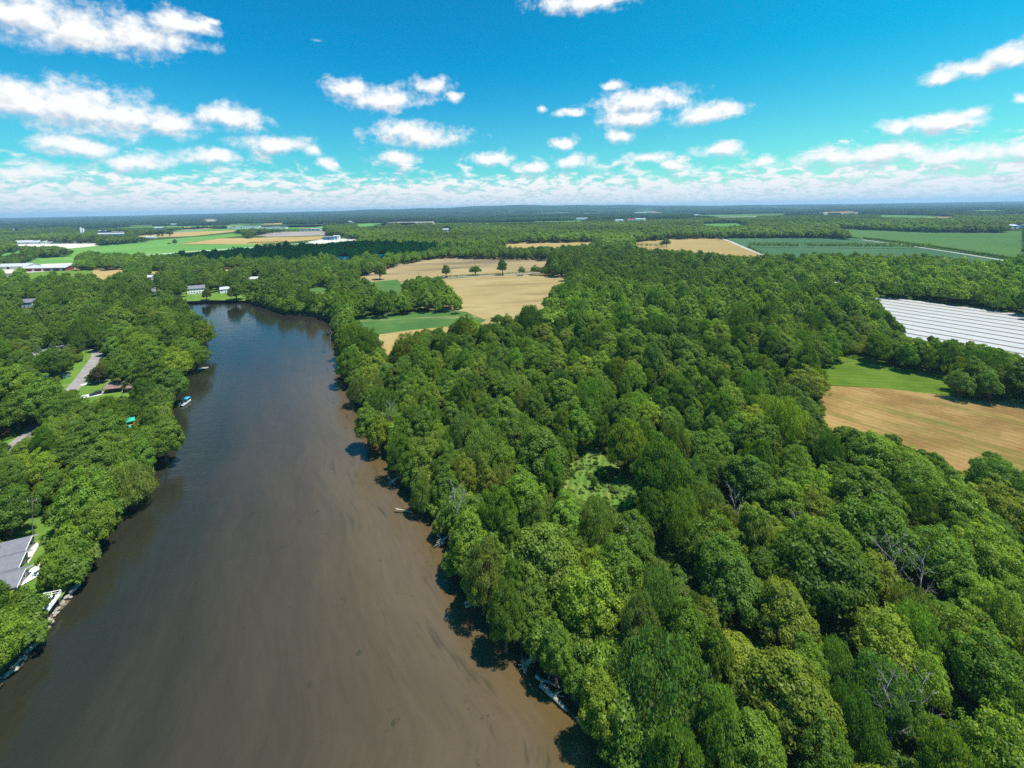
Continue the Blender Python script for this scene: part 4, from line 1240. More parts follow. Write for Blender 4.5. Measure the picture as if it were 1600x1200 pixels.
# ------------------------------------------------------------------ tree building
def leaf_cloud(seed, R, z0, z1, lobes, leaf, per, droop=0.0, top=0.55, open_=0.0, dome=0.7, core=True, lobe_r=(0.22, 0.36)):
    """crown of many leaf-sized faces gathered in clumps over an uneven envelope; returns V, quads, lv"""
    r = np.random.default_rng(seed)
    zc = z0 + (z1 - z0) * 0.42
    Vs, lvs = [], []
    ph = r.random(4) * 6.28
    cents = []
    for i in range(lobes):
        t = 1 - (i + 0.5) / lobes * 1.15           # height on the envelope, from the top down
        t = max(-0.45, t)
        a = i * 2.39996 + r.normal(0, 0.35)
        rho = (max(0.0, 1 - abs(t) ** 2.2)) ** dome
        wob = 1 + 0.14 * math.sin(2 * a + ph[0]) + 0.12 * math.sin(3 * a + ph[1]) + r.normal(0, 0.12)
        inn = 0.80 - 0.12 * r.random()
        h = (z1 - zc) if t > 0 else (zc - z0)
        cents.append((R * rho * inn * wob * math.cos(a), R * rho * inn * wob * math.sin(a), zc + h * t * (0.84 + 0.14 * r.normal()), R * (lobe_r[0] + (lobe_r[1] - lobe_r[0]) * r.random())))
    for j in range(int(lobes * 0.3)):              # inner clumps that close the crown
        a, q = r.random() * 6.28, 0.62 * math.sqrt(r.random()) * R
        cents.append((q * math.cos(a), q * math.sin(a), zc + (z1 - zc) * (0.5 * r.random() - 0.1), R * 0.26))
    for cx, cy, cz, lr in cents:
        n = max(6, int(per * (lr / (0.29 * R)) ** 2 * (1 - open_ * r.random())))
        d = r.normal(size=(n, 3))
        d /= np.linalg.norm(d, axis=1)[:, None]
        o = np.array([cx, cy, (cz - zc) * 0.9 + 0.15 * R])
        o = o / (np.linalg.norm(o) + 1e-6)
        flip = (d @ o) < -0.25
        d[flip] *= -1
        rad = lr * (0.62 + 0.52 * r.random(n))[:, None]
        c = np.array([cx, cy, cz]) + d * rad * np.array([1, 1, 0.78])
        c[:, 2] -= droop * r.random(n) * lr * 1.6
        nn = d + 0.35 * o + r.normal(0, 0.38, (n, 3))
        nn /= np.linalg.norm(nn, axis=1)[:, None]
        u = np.cross(nn, r.normal(size=(n, 3)))
        u /= np.linalg.norm(u, axis=1)[:, None] + 1e-9
        v = np.cross(nn, u)
        if droop:
            v = np.tile([0, 0, 1.0], (n, 1)) + 0.4 * v
            u = np.cross(nn, v)
            u /= np.linalg.norm(u, axis=1)[:, None] + 1e-9
        s = leaf * (0.6 + 0.8 * r.random(n))[:, None]
        ls = s * (1.7 if droop else 1.15)
        k = nn * s * 0.22
        Vs.append(np.stack([c - u * s * .5 - k, c - v * ls * .5 + k * .6, c + u * s * .5 - k, c + v * ls * .5 + k * .6], 1).reshape(-1, 3))
        lvs.append(np.clip(0.5 + 0.28 * r.normal(size=n) + r.normal(0, 0.13), 0, 1))
    V = np.concatenate(Vs)
    V[:, 2] = np.maximum(V[:, 2], 0.15)
    Fq = np.arange(len(V)).reshape(-1, 4)
    return V, Fq, np.concatenate(lvs), cents


def tube_arr(pts, rad, n=6):
    mb = MB()
    mb.tube(pts, rad, n)
    return mb


def trunk_mb(seed, H, z0, cents, R, r0, limbs=9):
    r = random.Random(seed)
    mb = MB()
    lean = (r.uniform(-.4, .4), r.uniform(-.4, .4))
    top = z0 + (H - z0) * 0.6
    pts = [(0, 0, -0.6), (lean[0] * .1, lean[1] * .1, 0.8), (lean[0] * .6, lean[1] * .6, z0 * .7), (lean[0], lean[1], z0 + (top - z0) * .4), (lean[0] * 1.3, lean[1] * 1.3, top)]
    mb.tube(pts, [r0 * 1.35, r0, r0 * .8, r0 * .55, r0 * .15], 8)
    cs = list(cents)
    r.shuffle(cs)
    for c in cs[:limbs]:
        zb = min(z0 * .75 + r.random() * (top - z0) * .7, c[2] - 0.6)
        b = Vector((lean[0] * .8, lean[1] * .8, max(1.0, zb)))
        e = Vector(c[:3])
        mid = b.lerp(e, .5) + Vector((0, 0, 0.12 * (e - b).length))
        mb.tube([b, mid, e], [r0 * .42, r0 * .26, r0 * .06], 5)
    return mb


#        name        seed R    H     z0   lobes leaf per droop dome lobe_r
HI = {
    'oak':      (21, 7.0, 16.5, 1.5, 101, 0.38, 234, 0.00, 0.53, (0.136, 0.252)),
    'dome':     (22, 7.0, 15.5, 1.3, 129, 0.34, 176, 0.00, 0.53, (0.116, 0.200)),
    'maple':    (23, 6.2, 18.0, 1.3, 115, 0.35, 187, 0.00, 0.58, (0.129, 0.237)),
    'cotton':   (24, 7.4, 21.0, 1.8, 108, 0.40, 223, 0.15, 0.65, (0.136, 0.266)),
    'willow':   (25, 7.6, 15.5, 0.8, 122, 0.31, 223, 0.75, 0.50, (0.116, 0.222)),
    'spread':   (26, 8.2, 12.5, 1.5, 108, 0.37, 205, 0.00, 0.38, (0.109, 0.200)),
    'young':    (27, 4.4, 10.5, 0.8, 70, 0.31, 140, 0.00, 0.58, (0.150, 0.281)),
    'column':   (28, 3.2, 13.0, 0.8, 80, 0.31, 111, 0.35, 0.36, (0.190, 0.340)),
    'open':     (29, 7.0, 15.5, 1.8, 112, 0.26, 58, 0.00, 0.53, (0.088, 0.178)),
    'oak_b':    (30, 7.2, 16.0, 1.5, 91, 0.39, 252, 0.00, 0.53, (0.136, 0.281)),
    'cotton_b': (31, 6.6, 20.0, 1.3, 122, 0.34, 196, 0.25, 0.63, (0.116, 0.237)),
    'bush':     (32, 2.6, 3.6, 0.8, 45, 0.26, 88, 0.00, 0.47, (0.177, 0.326)),
}
PROTO, TRUNK, DIM, CENT = {}, {}, {}, {}
STUFFM = {}
for nm, (sd, Rr, H, z0, lo, lf, per, dr, dm, lr) in HI.items():
    V, Fq, lv, cents = leaf_cloud(sd, Rr, z0, H, lo, lf, per, dr, dome=dm, lobe_r=lr)
    PROTO[nm] = mesh_np("crown_" + nm, V, Fq, [LEAF], attrs={'lv': ('FACE', 'FLOAT', lv)})
    STUFFM[nm] = mesh_np("woodland_" + nm, V, Fq, [LEAFS], attrs={'lv': ('FACE', 'FLOAT', lv)})
    tb = trunk_mb(sd, H, z0, cents, Rr, 0.13 + 0.028 * H, 22 if nm == 'open' else 10)
    me = bpy.data.meshes.new("trunk_" + nm)
    me.from_pydata(tb.V, [], tb.F)
    me.materials.append(BARK)
    TRUNK[nm] = me
    DIM[nm] = (Rr, H)

# conifer (blue spruce): tiers of drooping sprays
def spruce_arr(seed, R, H):
    r = np.random.default_rng(seed)
    n = 3600
    t = r.random(n) ** 0.75
    z = 0.6 + (H - 0.6) * (1 - t)
    tier = np.floor(z / 0.85) * 0.85
    f = 1 - (z - tier) / 0.85 * 0.45
    a = r.random(n) * 6.28
    rad = R * (1 - (z / H)) ** 0.85 * f * (0.55 + 0.5 * r.random(n)) + 0.06
    c = np.stack([rad * np.cos(a), rad * np.sin(a), z], -1)
    out = np.stack([np.cos(a), np.sin(a), -0.35 + 0 * a], -1)
    u = out / np.linalg.norm(out, axis=1)[:, None]
    v = np.stack([-np.sin(a), np.cos(a), 0 * a], -1) + r.normal(0, .4, (n, 3))
    s = (0.25 + 0.3 * r.random(n))[:, None]
    V = np.stack([c - u * s, c - v * s * .45, c + u * s, c + v * s * .45], 1).reshape(-1, 3)
    return V, np.arange(len(V)).reshape(-1, 4), np.clip(.5 + .25 * r.normal(size=n), 0, 1)


V, Fq, lv = spruce_arr(5, 3.2, 11.0)
PROTO['spruce'] = mesh_np("crown_spruce", V, Fq, [LEAF], attrs={'lv': ('FACE', 'FLOAT', lv)})
tb = MB().tube([(0, 0, -.4), (0, 0, 10.4)], [0.28, 0.04], 7)
me = bpy.data.meshes.new("trunk_spruce")
me.from_pydata(tb.V, [], tb.F)
me.materials.append(BARK)
TRUNK['spruce'] = me
DIM['spruce'] = (3.2, 11.0)

# coarser crowns for the middle distance and for the far woods (each still a cloud of leaf clumps)
def core_arr(R, z0, z1, k=0.74):
    bm = bmesh.new()
    bmesh.ops.create_icosphere(bm, subdivisions=2, radius=1.0)
    V = np.array([v.co for v in bm.verts])
    Fs = np.array([[v.index for v in f.verts] for f in bm.faces])
    bm.free()
    return V * np.array([R * k, R * k, (z1 - z0) * .5 * k]) + np.array([0, 0, (z0 + z1) / 2]), Fs


def quadify(Ft):
    return np.concatenate([Ft, Ft[:, :1]], 1)


MID, FARM, CLUMP = [], [], []
for k, (Rr, z0, H, lf, lo, per, dr, dm) in enumerate(((6.6, 2.5, 15, .85, 46, 62, 0, .5), (6.2, 2.5, 17, .85, 44, 62, 0, .55), (7.0, 2, 18, .9, 48, 62, .15, .6), (7.2, 2, 14, .9, 46, 62, .4, .48), (5.2, 1.5, 13, .8, 34, 56, 0, .5))):
    V, Fq, lv, cents = leaf_cloud(50 + k, Rr, z0, H, int(lo * 1.6), lf * .9, int(per * .8), dr, dome=dm, lobe_r=(0.13, 0.26))
    MID.append(mesh_np("mid_crown", V, Fq, [LEAFS], attrs={'lv': ('FACE', 'FLOAT', lv)}))
for k, (Rr, z0, H, dm) in enumerate(((6.6, 1.0, 15, .5), (6.4, 1.0, 17, .55), (7.2, 1.0, 16, .5), (6.0, 1.0, 13.5, .45))):
    V, Fq, lv, cents = leaf_cloud(70 + k, Rr, z0, H, 26, 1.9, 15, 0, dome=dm, lobe_r=(0.2, 0.36))
    FARM.append(mesh_np("far_crown", V, Fq, [LEAFS], attrs={'lv': ('FACE', 'FLOAT', lv)}))
for k in range(4):
    r = np.random.default_rng(90 + k)
    Vs, lvs = [], []
    for j in range(26):
        x, y = r.uniform(-30, 30, 2)
        V, Fq, lv, cents = leaf_cloud(900 + k * 40 + j, 7.5 * r.uniform(.8, 1.3), 2.0, 15 * r.uniform(.8, 1.25), 12, 4.4, 7, 0, dome=.45, lobe_r=(.3, .45))
        Vs.append(V + np.array([x, y, 0]))
        lvs.append(np.clip(lv + r.normal(0, .2), 0, 1))
    V = np.concatenate(Vs)
    CLUMP.append(mesh_np("wood_patch", V, np.arange(len(V)).reshape(-1, 4), [LEAFS], attrs={'lv': ('FACE', 'FLOAT', np.concatenate(lvs))}))


def scatter(name, pts, rot, scl, tint, pick, meshes, label, cat):
    """one object of kind stuff: crowns instanced on points by geometry nodes"""
    me = bpy.data.meshes.new(name)
    n = len(pts)
    me.vertices.add(n)
    me.vertices.foreach_set('co', np.asarray(pts, np.float32).ravel())
    for an, typ, val in (('rot', 'FLOAT_VECTOR', np.stack([0 * rot, 0 * rot, rot], -1)), ('scl', 'FLOAT_VECTOR', scl), ('tint', 'FLOAT_VECTOR', tint), ('pick', 'INT', pick)):
        a = me.attributes.new(an, typ, 'POINT')
        a.data.foreach_set('value' if typ == 'INT' else 'vector', np.asarray(val, np.int32 if typ == 'INT' else np.float32).ravel())
    o = tag(link(name, me), label, cat, kind='stuff')
    ng = bpy.data.node_groups.new(name, 'GeometryNodeTree')
    ng.interface.new_socket("Geometry", in_out='INPUT', socket_type='NodeSocketGeometry')
    ng.interface.new_socket("Geometry", in_out='OUTPUT', socket_type='NodeSocketGeometry')
    gi, go = ng.nodes.new('NodeGroupInput'), ng.nodes.new('NodeGroupOutput')
    join = None
    geos = []
    for ms in meshes:
        src = bpy.data.objects.new(name + "_source", ms)       # never linked to the scene: only its mesh is read
        oi = ng.nodes.new('GeometryNodeObjectInfo')
        oi.inputs['Object'].default_value = src
        oi.inputs['As Instance'].default_value = False
        g2 = ng.nodes.new('GeometryNodeGeometryToInstance')
        ng.links.new(oi.outputs['Geometry'], g2.inputs[0])
        geos.append(g2.outputs[0])
    join = ng.nodes.new('GeometryNodeJoinGeometry')
    for g in geos:
        ng.links.new(g, join.inputs[0])

    def att(nm, typ):
        a = ng.nodes.new('GeometryNodeInputNamedAttribute')
        a.data_type = typ
        a.inputs['Name'].default_value = nm
        return [s for s in a.outputs if s.enabled and s.name == 'Attribute'][0]
    ip = ng.nodes.new('GeometryNodeInstanceOnPoints')
    ng.links.new(gi.outputs[0], ip.inputs['Points'])
    ng.links.new(join.outputs[0], ip.inputs['Instance'])
    ip.inputs['Pick Instance'].default_value = True
    ng.links.new(att('pick', 'INT'), ip.inputs['Instance Index'])
    er = ng.nodes.new('FunctionNodeEulerToRotation')
    ng.links.new(att('rot', 'FLOAT_VECTOR'), er.inputs[0])
    ng.links.new(er.outputs[0], ip.inputs['Rotation'])
    ng.links.new(att('scl', 'FLOAT_VECTOR'), ip.inputs['Scale'])
    ng.links.new(ip.outputs[0], go.inputs[0])
    md = o.modifiers.new("trees", 'NODES')
    md.node_group = ng
    return o


COLS = {
    'dark green': (0.128, 0.218, 0.030), 'mid green': (0.165, 0.274, 0.034), 'bright green': (0.206, 0.320, 0.037), 'yellow green': (0.240, 0.330, 0.037),
    'olive green': (0.209, 0.281, 0.038), 'grey green': (0.202, 0.281, 0.057), 'blue green': (0.146, 0.257, 0.047), 'deep green': (0.146, 0.245, 0.032),
    'dark purple': (0.095, 0.087, 0.036), 'silvery blue': (0.189, 0.268, 0.095), 'pale green': (0.253, 0.340, 0.063),
}
KEYC = {'D': 'dark green', 'M': 'mid green', 'B': 'bright green', 'Y': 'yellow green', 'O': 'olive green', 'G': 'grey green', 'U': 'blue green', 'E': 'deep green', 'P': 'dark purple', 'S': 'silvery blue', 'L': 'pale green'}
KEYP = {'o': 'oak', 'd': 'dome', 'm': 'maple', 'c': 'cotton', 'w': 'willow', 's': 'spread', 'y': 'young', 'l': 'column', 'n': 'open', 'q': 'oak_b', 'k': 'cotton_b', 'f': 'spruce'}

# prominent crowns: picture x, y of the crown's middle, crown width in picture pixels, colour, form
HAND = """625 700 42 M k|670 712 55 O o|755 700 76 G w|845 712 88 E o|660 760 40 G w|695 752 40 M m|720 735 26 M y|762 755 34 O m|818 775 66 B m|780 800 58 B k|730 830 62 M m|690 808 30 M y|800 838 40 M m
884 808 60 B o|932 818 72 L w|850 872 100 O q|756 882 70 G k|925 938 92 Y o|962 900 88 D m|805 902 42 M k|705 868 34 M y|790 942 60 M k|868 1000 52 B m|1038 1055 170 U w|938 1085 72 B m|905 1052 46 M y
1020 880 36 G l|1130 892 92 E q|1147 918 92 D o|1290 892 140 D q|1228 968 92 O o|1367 832 108 D o|1290 815 60 O d|1330 858 46 O d|1473 872 92 M d|1545 868 100 Y d|1420 958 76 G w|1383 1002 92 Y d|1452 1062 60 Y d|1307 1036 60 U w
1230 1092 130 O q|1262 1040 70 B d|1118 1024 50 D l|1125 1142 84 M c|1338 1120 84 U w|1455 1160 52 Y y|1517 1002 100 Y d|1552 1052 120 M d|1560 960 80 B d|1590 1110 90 M w|1180 1185 100 B q|1060 1185 90 M c|1290 1180 90 M d
1296 545 92 D o|1240 560 66 D d|1260 600 58 O d|1330 682 58 D y|1390 716 120 B d|1466 722 44 D y|1550 728 78 U s|1352 782 104 E q|1232 790 66 M o|1268 690 56 D d|1440 760 80 M d|1500 790 80 B d|1560 790 80 O d
1475 545 44 D c|1440 550 34 M m|1510 543 38 D m|1550 537 40 M m|1502 598 36 U d|1528 586 42 D m|1546 602 34 U o|1516 608 24 D y|1566 592 34 D y|1595 582 60 D m|1490 600 40 D d
1035 735 95 M k|1110 735 60 D d|1102 782 60 L w|1172 752 76 D q|1190 680 64 D d|1140 622 50 O d|1014 648 42 Y d|972 655 52 D m|1250 662 50 D d|1246 722 50 M d|985 532 48 M d|1122 520 44 B d|1180 528 50 D o|1236 546 58 M d
1118 850 90 E d|1180 832 50 G l|1272 800 72 O d|1234 962 60 B d|1087 950 28 D l|1332 760 50 D d|1056 690 58 D d
530 500 28 G w|538 530 30 G k|545 562 40 M k|562 602 40 G w|590 600 30 G w|575 655 44 M m|610 652 36 L w|592 668 36 Y m|642 545 30 D y|690 530 40 D m|712 513 26 D y|722 670 50 G w|815 672 60 G w|880 622 60 E q|760 640 44 D d|700 600 50 D d|650 600 40 E d|840 560 52 M d|780 560 50 D d
85 662 80 O s|142 672 44 D m|207 640 120 M q|258 680 52 M o|175 694 66 O d|220 706 38 M o|62 728 96 D o|132 766 94 B d|203 745 66 G w|20 790 70 D o|60 622 60 M m|100 632 60 D d|245 590 80 D q|273 563 54 Y d|180 570 66 D o|226 545 60 M d|295 548 56 M d|318 512 38 Y k|200 525 58 M o|160 540 40 D o
120 850 96 Y n|2 985 62 B d|-20 1000 80 B d|148 808 60 Y d|42 800 80 D q|10 745 60 D d|75 690 40 M d|28 640 60 D d|15 600 60 M o|150 485 60 D d|175 478 50 Y d|100 500 70 M d|240 490 60 M d|250 505 46 O d|190 495 40 O d"""
TREES = []       # x, y, radius, height, colour name, proto


def blocked(x, y, r, h, ground=None):
    """a crown may not cover the water, a field, a road or a building where the photograph shows it"""
    bad = np.zeros(x.shape, bool)
    probes = []
    for du, f in ((0, .98), (-.9, .6), (.9, .6), (0, .6), (-.6, .85), (.6, .85), (0, .2), (-.6, .3), (.6, .3)):
        probes.append(proj(x + du * r, y, LZ + h * f))
    probes.append(proj(x, y - r * .8, LZ + h * .35))
    for c in CLEAR:
        for px, py in probes:
            bad |= pip(c, px, py)
    cx, yt = proj(x, y, LZ + h * .95)
    _, yb = proj(x, np.maximum(y - r * .5, 2.0), LZ + h * .22)
    rx, ry, cy = r * .82 * F / np.maximum(y, 1.0), np.maximum((yb - yt) * .46, 1.0), (yt + yb) / 2
    S = clear_samples()
    lo = S[:, 0].min() - 80
    for a in range(0, len(x), 2000):
        sl = slice(a, a + 2000)
        idx = np.nonzero(~bad[sl])[0] + a
        if len(idx):
            q = ((S[None, :, 0] - cx[idx, None]) / rx[idx, None]) ** 2 + ((S[None, :, 1] - cy[idx, None]) / ry[idx, None]) ** 2
            bad[idx] |= (q < 1).any(1)
    return bad


def clear_samples():
    """points inside the small clear regions"""
    if len(CLEAR) not in CS:
        pts = []
        for c in CLEAR:
            c = np.array(c)
            lo, hi = c.min(0), c.max(0)
            if hi[0] - lo[0] > 130 or hi[1] - lo[1] > 100:
                continue
            m_ = c.mean(0)
            pts += [tuple(m_ + (p - m_) * .8) for p in c]
            st = max(2.0, min(7.0, (hi[1] - lo[1]) / 5))
            gx, gy = np.meshgrid(np.arange(lo[0], hi[0], st * 1.4), np.arange(lo[1], hi[1], st))
            k_ = pip(c, gx.ravel(), gy.ravel())
            pts += list(zip(gx.ravel()[k_], gy.ravel()[k_]))
        CS.clear()
        CS[len(CLEAR)] = np.array(pts)
    return CS[len(CLEAR)]


CS = {}


KP2 = {'oak': 'dome', 'dome': 'oak_b', 'oak_b': 'maple', 'spread': 'dome', 'cotton': 'cotton_b'}


def add_tree(px, py, wpx, ck, pk, depth=0):
    pk = KEYP.get(pk, pk)
    R0, H0 = DIM[pk]
    zz = 9.0
    for _ in range(3):
        c = P(px, py, LZ + zz)
        r = wpx / 2 * c[1] / F
        h = H0 * (0.45 + 0.55 * r / R0) if pk not in ('column', 'spruce', 'young') else H0 * r / R0
        h = min(h, 24.0)
        zz = h * 0.60
    if r > 9.8 and depth == 0:                      # a wide crown in the picture is two or three trees standing together
        n = 2 if r < 12.5 else 3 if r < 16 else 4
        for k in range(n):
            a_ = 6.283 * k / n + 0.7
            add_tree(px + wpx * .27 * math.cos(a_), py + wpx * .13 * math.sin(a_), wpx * (.66 if n == 2 else .58 if n == 3 else .5), ck, KP2.get(pk, pk) if k else pk, depth=1)
        return
    x, y = c
    for _ in range(9):
        if not blocked(np.array([x]), np.array([y]), np.array([r * .9]), np.array([h]))[0]:
            TREES.append([x, y, r, h, KEYC[ck], pk])
            return
        r, h, y, x = r * .95, h * .93, y * .987, x * .99 + (0.4 if x > 0 else -0.4)
    print('no room for', px, py, wpx)


for row in HAND.replace('\n', '|').split('|'):
    a = row.split()
    add_tree(float(a[0]), float(a[1]), float(a[2]), a[3], a[4])


def tree_at_base(px, py, wpx, hpx, ck, pk):
    b = P(px, py)
    s = b[1] / F
    TREES.append([b[0], b[1], wpx / 2 * s, hpx * s, KEYC[ck], KEYP.get(pk, pk)])


NSPECIAL0 = len(TREES)
for a in ((594, 437, 19, 23, 'D', 'o'), (697, 434, 13, 20, 'G', 'k'), (743, 430, 18, 14, 'D', 'o'), (785, 430, 16, 25, 'D', 'k'), (273, 383, 6, 9, 'D', 'o'), (236, 371, 9, 12, 'D', 'k'), (248, 370, 5, 5, 'D', 'y'),
          (254, 370, 4, 5, 'D', 'y'), (265, 369, 11, 8, 'D', 'o'), (264, 382, 5, 3, 'D', 'y'), (323, 469, 14, 22, 'G', 'k'), (369, 469, 28, 28, 'D', 'o'), (1041, 386, 12, 13, 'D', 'o'), (1034, 386, 8, 9, 'D', 'd'),
          (57, 562, 22, 26, 'S', 'f'), (82, 558, 20, 24, 'S', 'f'), (48, 572, 20, 22, 'S', 'f'), (108, 562, 22, 22, 'G', 'd'), (119, 558, 24, 34, 'D', 'k'), (130, 535, 18, 18, 'P', 'o'), (154, 600, 26, 26, 'P', 'o'),
          (205, 596, 18, 14, 'P', 'o'), (248, 520, 18, 16, 'S', 'f'), (22, 655, 14, 9, 'P', 'y'), (2, 686, 18, 16, 'P', 'y'), (928, 766, 9, 20, 'E', 'l'), (948, 748, 26, 18, 'M', 'y')):
    tree_at_base(*a)
NHAND = len(TREES)

# ------------------------------------------------------------------ fill the woods
frg = np.random.default_rng(77)
PAL = ['dark green', 'mid green', 'bright green', 'yellow green', 'olive green', 'grey green', 'blue green', 'deep green']
PW = np.array([.24, .22, .12, .06, .10, .07, .06, .13])
PKS = ['oak', 'dome', 'maple', 'cotton', 'willow', 'oak_b', 'cotton_b', 'young', 'spread']
PKW = np.array([.17, .24, .13, .10, .07, .13, .09, .04, .03])




def fill(y0, y1, step, rlo, rhi, gap, xlim=1.32, seed=0):
    r = np.random.default_rng(seed)
    ys, xs = np.arange(y0, y1, step), np.arange(-y1 * xlim - 30, y1 * xlim + 30, step)
    X, Y = np.meshgrid(xs, ys)
    X = (X + r.uniform(-.45, .45, X.shape) * step).ravel()
    Y = (Y + r.uniform(-.45, .45, Y.shape) * step).ravel()
    k = (np.abs(X) < Y * xlim + 30) & (Y >= y0) & (Y < y1)
    X, Y = X[k], Y[k]
    rad = rlo + (rhi - rlo) * r.random(len(X)) ** 1.3
    h = np.clip(rad * 1.55 + 4.6 + r.normal(0, 2.4, len(X)), 6, 23)
    ok = ~pip(RIVER, X, Y)
    if y0 < 900:
        ok &= dist_poly(RIVER, X, Y) > 1.2
    ok &= ~blocked(X, Y, rad, h)
    for q in FARFA:
        ok &= ~((np.abs(X - q[0]) < q[2] * 0.95) & (np.abs(Y - q[1]) < q[3]))
    return X[ok], Y[ok], rad[ok], h[ok], r


# near zone, with spacing that respects the crowns placed by hand
X, Y, rad, h, r = fill(40, 330, 5.2, 3.6, 6.6, 0, seed=1)
order = r.permutation(len(X))
acc = [(t[0], t[1], t[2]) for t in TREES]
AX = np.array(acc)
NEAR = []
for i in order:
    d = np.hypot(AX[:, 0] - X[i], AX[:, 1] - Y[i])
    if (d < 0.62 * (AX[:, 2] + rad[i])).any():
        continue
    AX = np.vstack([AX, [X[i], Y[i], rad[i]]])
    patch = math.sin(X[i] * .05 + 1) + math.sin(Y[i] * .043 + X[i] * .02) + frg.normal(0, .6)
    w = PW.copy()
    if X[i] > 0.5 * Y[i]:
        w = w * np.array([.7, 1, 2.0, 2.2, 1.4, .7, .7, 1.2])      # sunlit look put into the colour mix: yellower crowns on the right
    if patch > 1.0:
        w = w * np.array([2, 1, .5, .3, .7, .6, 1, 2])
    ci = PAL[frg.choice(len(PAL), p=w / w.sum())]
    pk = PKS[frg.choice(len(PKS), p=PKW / PKW.sum())]
    if ci in ('grey green', 'blue green'):
        pk = ['willow', 'cotton_b', 'cotton'][int(frg.integers(3))]
    NEAR.append([X[i], Y[i], rad[i], h[i] * (1.1 if 'cotton' in pk else 1), ci, pk])
ALLN = TREES + NEAR
TA = np.array([[t[0], t[1], t[2], t[3]] for t in ALLN])
pxx, pyy = proj(TA[:, 0], TA[:, 1], LZ + TA[:, 3] * .6)
inframe = (pxx > -25) & (pxx < 1625) & (pyy > 0) & (pyy < 1230)
size = TA[:, 2] / np.hypot(TA[:, 0], np.hypot(TA[:, 1], CAMZ)) * inframe
size[:NHAND] += 1.0
NIND = 300
rank = np.argsort(-size)
IND = sorted(int(i) for i in rank[:NIND] if size[i] > 0)
print("trees near", len(ALLN), "individual", len(IND))
isind = np.zeros(len(ALLN), bool)
isind[IND] = True

# ------------------------------------------------------------------ labels that single out each tree
def pw(px, py):
    return P(px, py)


MARKS = [("the open grassy clearing", pw(935, 750)), ("the two grey dead trees", pw(1412, 905)), ("the long fallen white log", pw(890, 1115)), ("the pile of driftwood logs", pw(742, 945)),
         ("the straw field", pw(1420, 690)), ("the green meadow", pw(1390, 580)), ("the grey roofed house", pw(40, 870)), ("the white deck", pw(75, 950)), ("the brown roofed house", pw(185, 606)),
         ("the blue canopy boat", pw(288, 630)), ("the play set", pw(204, 668)), ("the curved road", pw(140, 575)), ("the straw coloured field corner", pw(620, 540)), ("the bean field", pw(700, 500)),
         ("the pale blue cottage", pw(66, 558)), ("the white striped field", pw(1440, 520)), ("the bleached dead snag", pw(715, 800)), ("the tiny grassy gap", pw(1050, 865)), ("the bare dead branches", pw(1395, 1120)),
         ("the corner of the straw field", pw(1295, 650)), ("the garden sheds", pw(85, 592)), ("the root tangle on the bank", pw(820, 1045)), ("the lane between stubble fields", pw(740, 430)), ("the bright green far field", pw(260, 376)),
         ("the white houses at the bend", pw(330, 460)), ("the far wheat field", pw(1060, 380)), ("the lower right corner of the photo", pw(1560, 1160)), ("the right edge of the photo", pw(1590, 880)), ("the middle of the lower edge", pw(1150, 1180))]
MK = np.array([q[1] for q in MARKS])
FORM = {'oak': 'round', 'dome': 'domed', 'maple': 'oval', 'cotton': 'tall', 'willow': 'drooping', 'spread': 'flat topped', 'young': 'small', 'column': 'vine wrapped column', 'open': 'open branched', 'oak_b': 'broad', 'cotton_b': 'tall', 'spruce': 'conical'}
used = {}
recs = []
for i in IND:
    x, y, rr, hh, cn, pk = ALLN[i]
    d = np.hypot(MK[:, 0] - x, (MK[:, 1] - y) * 0.8)
    j = int(np.argmin(d))
    dx, dy = x - MK[j, 0], y - MK[j, 1]
    rel = ("right of" if dx > 0 else "left of") if abs(dx) > abs(dy) * 1.0 else ("behind" if dy > 0 else "in front of")
    if d[j] < rr * 1.1:
        rel = "at"
    recs.append([i, (cn, FORM[pk], rel, j), d[j]])
ORD = ["nearest", "second nearest", "third nearest", "fourth nearest", "fifth nearest", "sixth nearest", "seventh nearest", "eighth nearest", "ninth nearest", "tenth nearest", "farthest but one", "farthest"]
LABEL = {}
byk = {}
for q in recs:
    byk.setdefault(q[1], []).append(q)
for kk, qs in byk.items():
    qs.sort(key=lambda q: q[2])
    cn, fm, rel, j = kk
    for n_, q in enumerate(qs):
        base = "%s %s tree %s %s" % (cn, fm, rel, MARKS[j][0])
        LABEL[q[0]] = base if len(qs) == 1 else base + ", %s such" % ORD[min(n_, 11)]
SPECIAL = {0: "dark lone tree at the left end of the lane between stubble fields", 1: "slim grey green tree by the lane, beside the bare tree", 2: "round lone tree in the middle of the lane",
           3: "tall lone tree at the right end of the lane", 4: "tiny lone round tree on the bright green far field", 5: "taller tree of the far field edge group", 6: "left small bush-like tree between two bigger far trees", 7: "right small bush-like tree between two bigger far trees",
           8: "wide far tree at the golden strip's edge", 9: "tiny bush left of the lone round tree on the green field", 10: "slender tree at the water in front of the white two storey house", 11: "big dark tree at the water right of the small white house",
           12: "round tree at the tip of the wheat field hedge", 13: "smaller round tree just behind the hedge's tip tree", 14: "blue spruce touching the left side of the pale blue cottage", 15: "blue spruce right of the pale blue cottage",
           16: "blue spruce farthest left of the pale blue cottage", 17: "greyish round tree between spruce and roadside lawn", 18: "tall dark tree at the head of the roadside lawn", 19: "purple leaved tree behind the road bend", 20: "purple leaved tree shading the narrow driveway",
           21: "purple leaved tree beside the brown roof", 22: "silvery blue conifer in the trees above the riverbank", 23: "small purple shrub tree on the far lawn", 24: "purple shrub tree at the left edge of the lawn", 25: "vine wrapped column standing alone in the clearing",
           26: "small round tree on the far rim of the clearing"}
for k_, v_ in SPECIAL.items():
    LABEL[NSPECIAL0 + k_] = v_

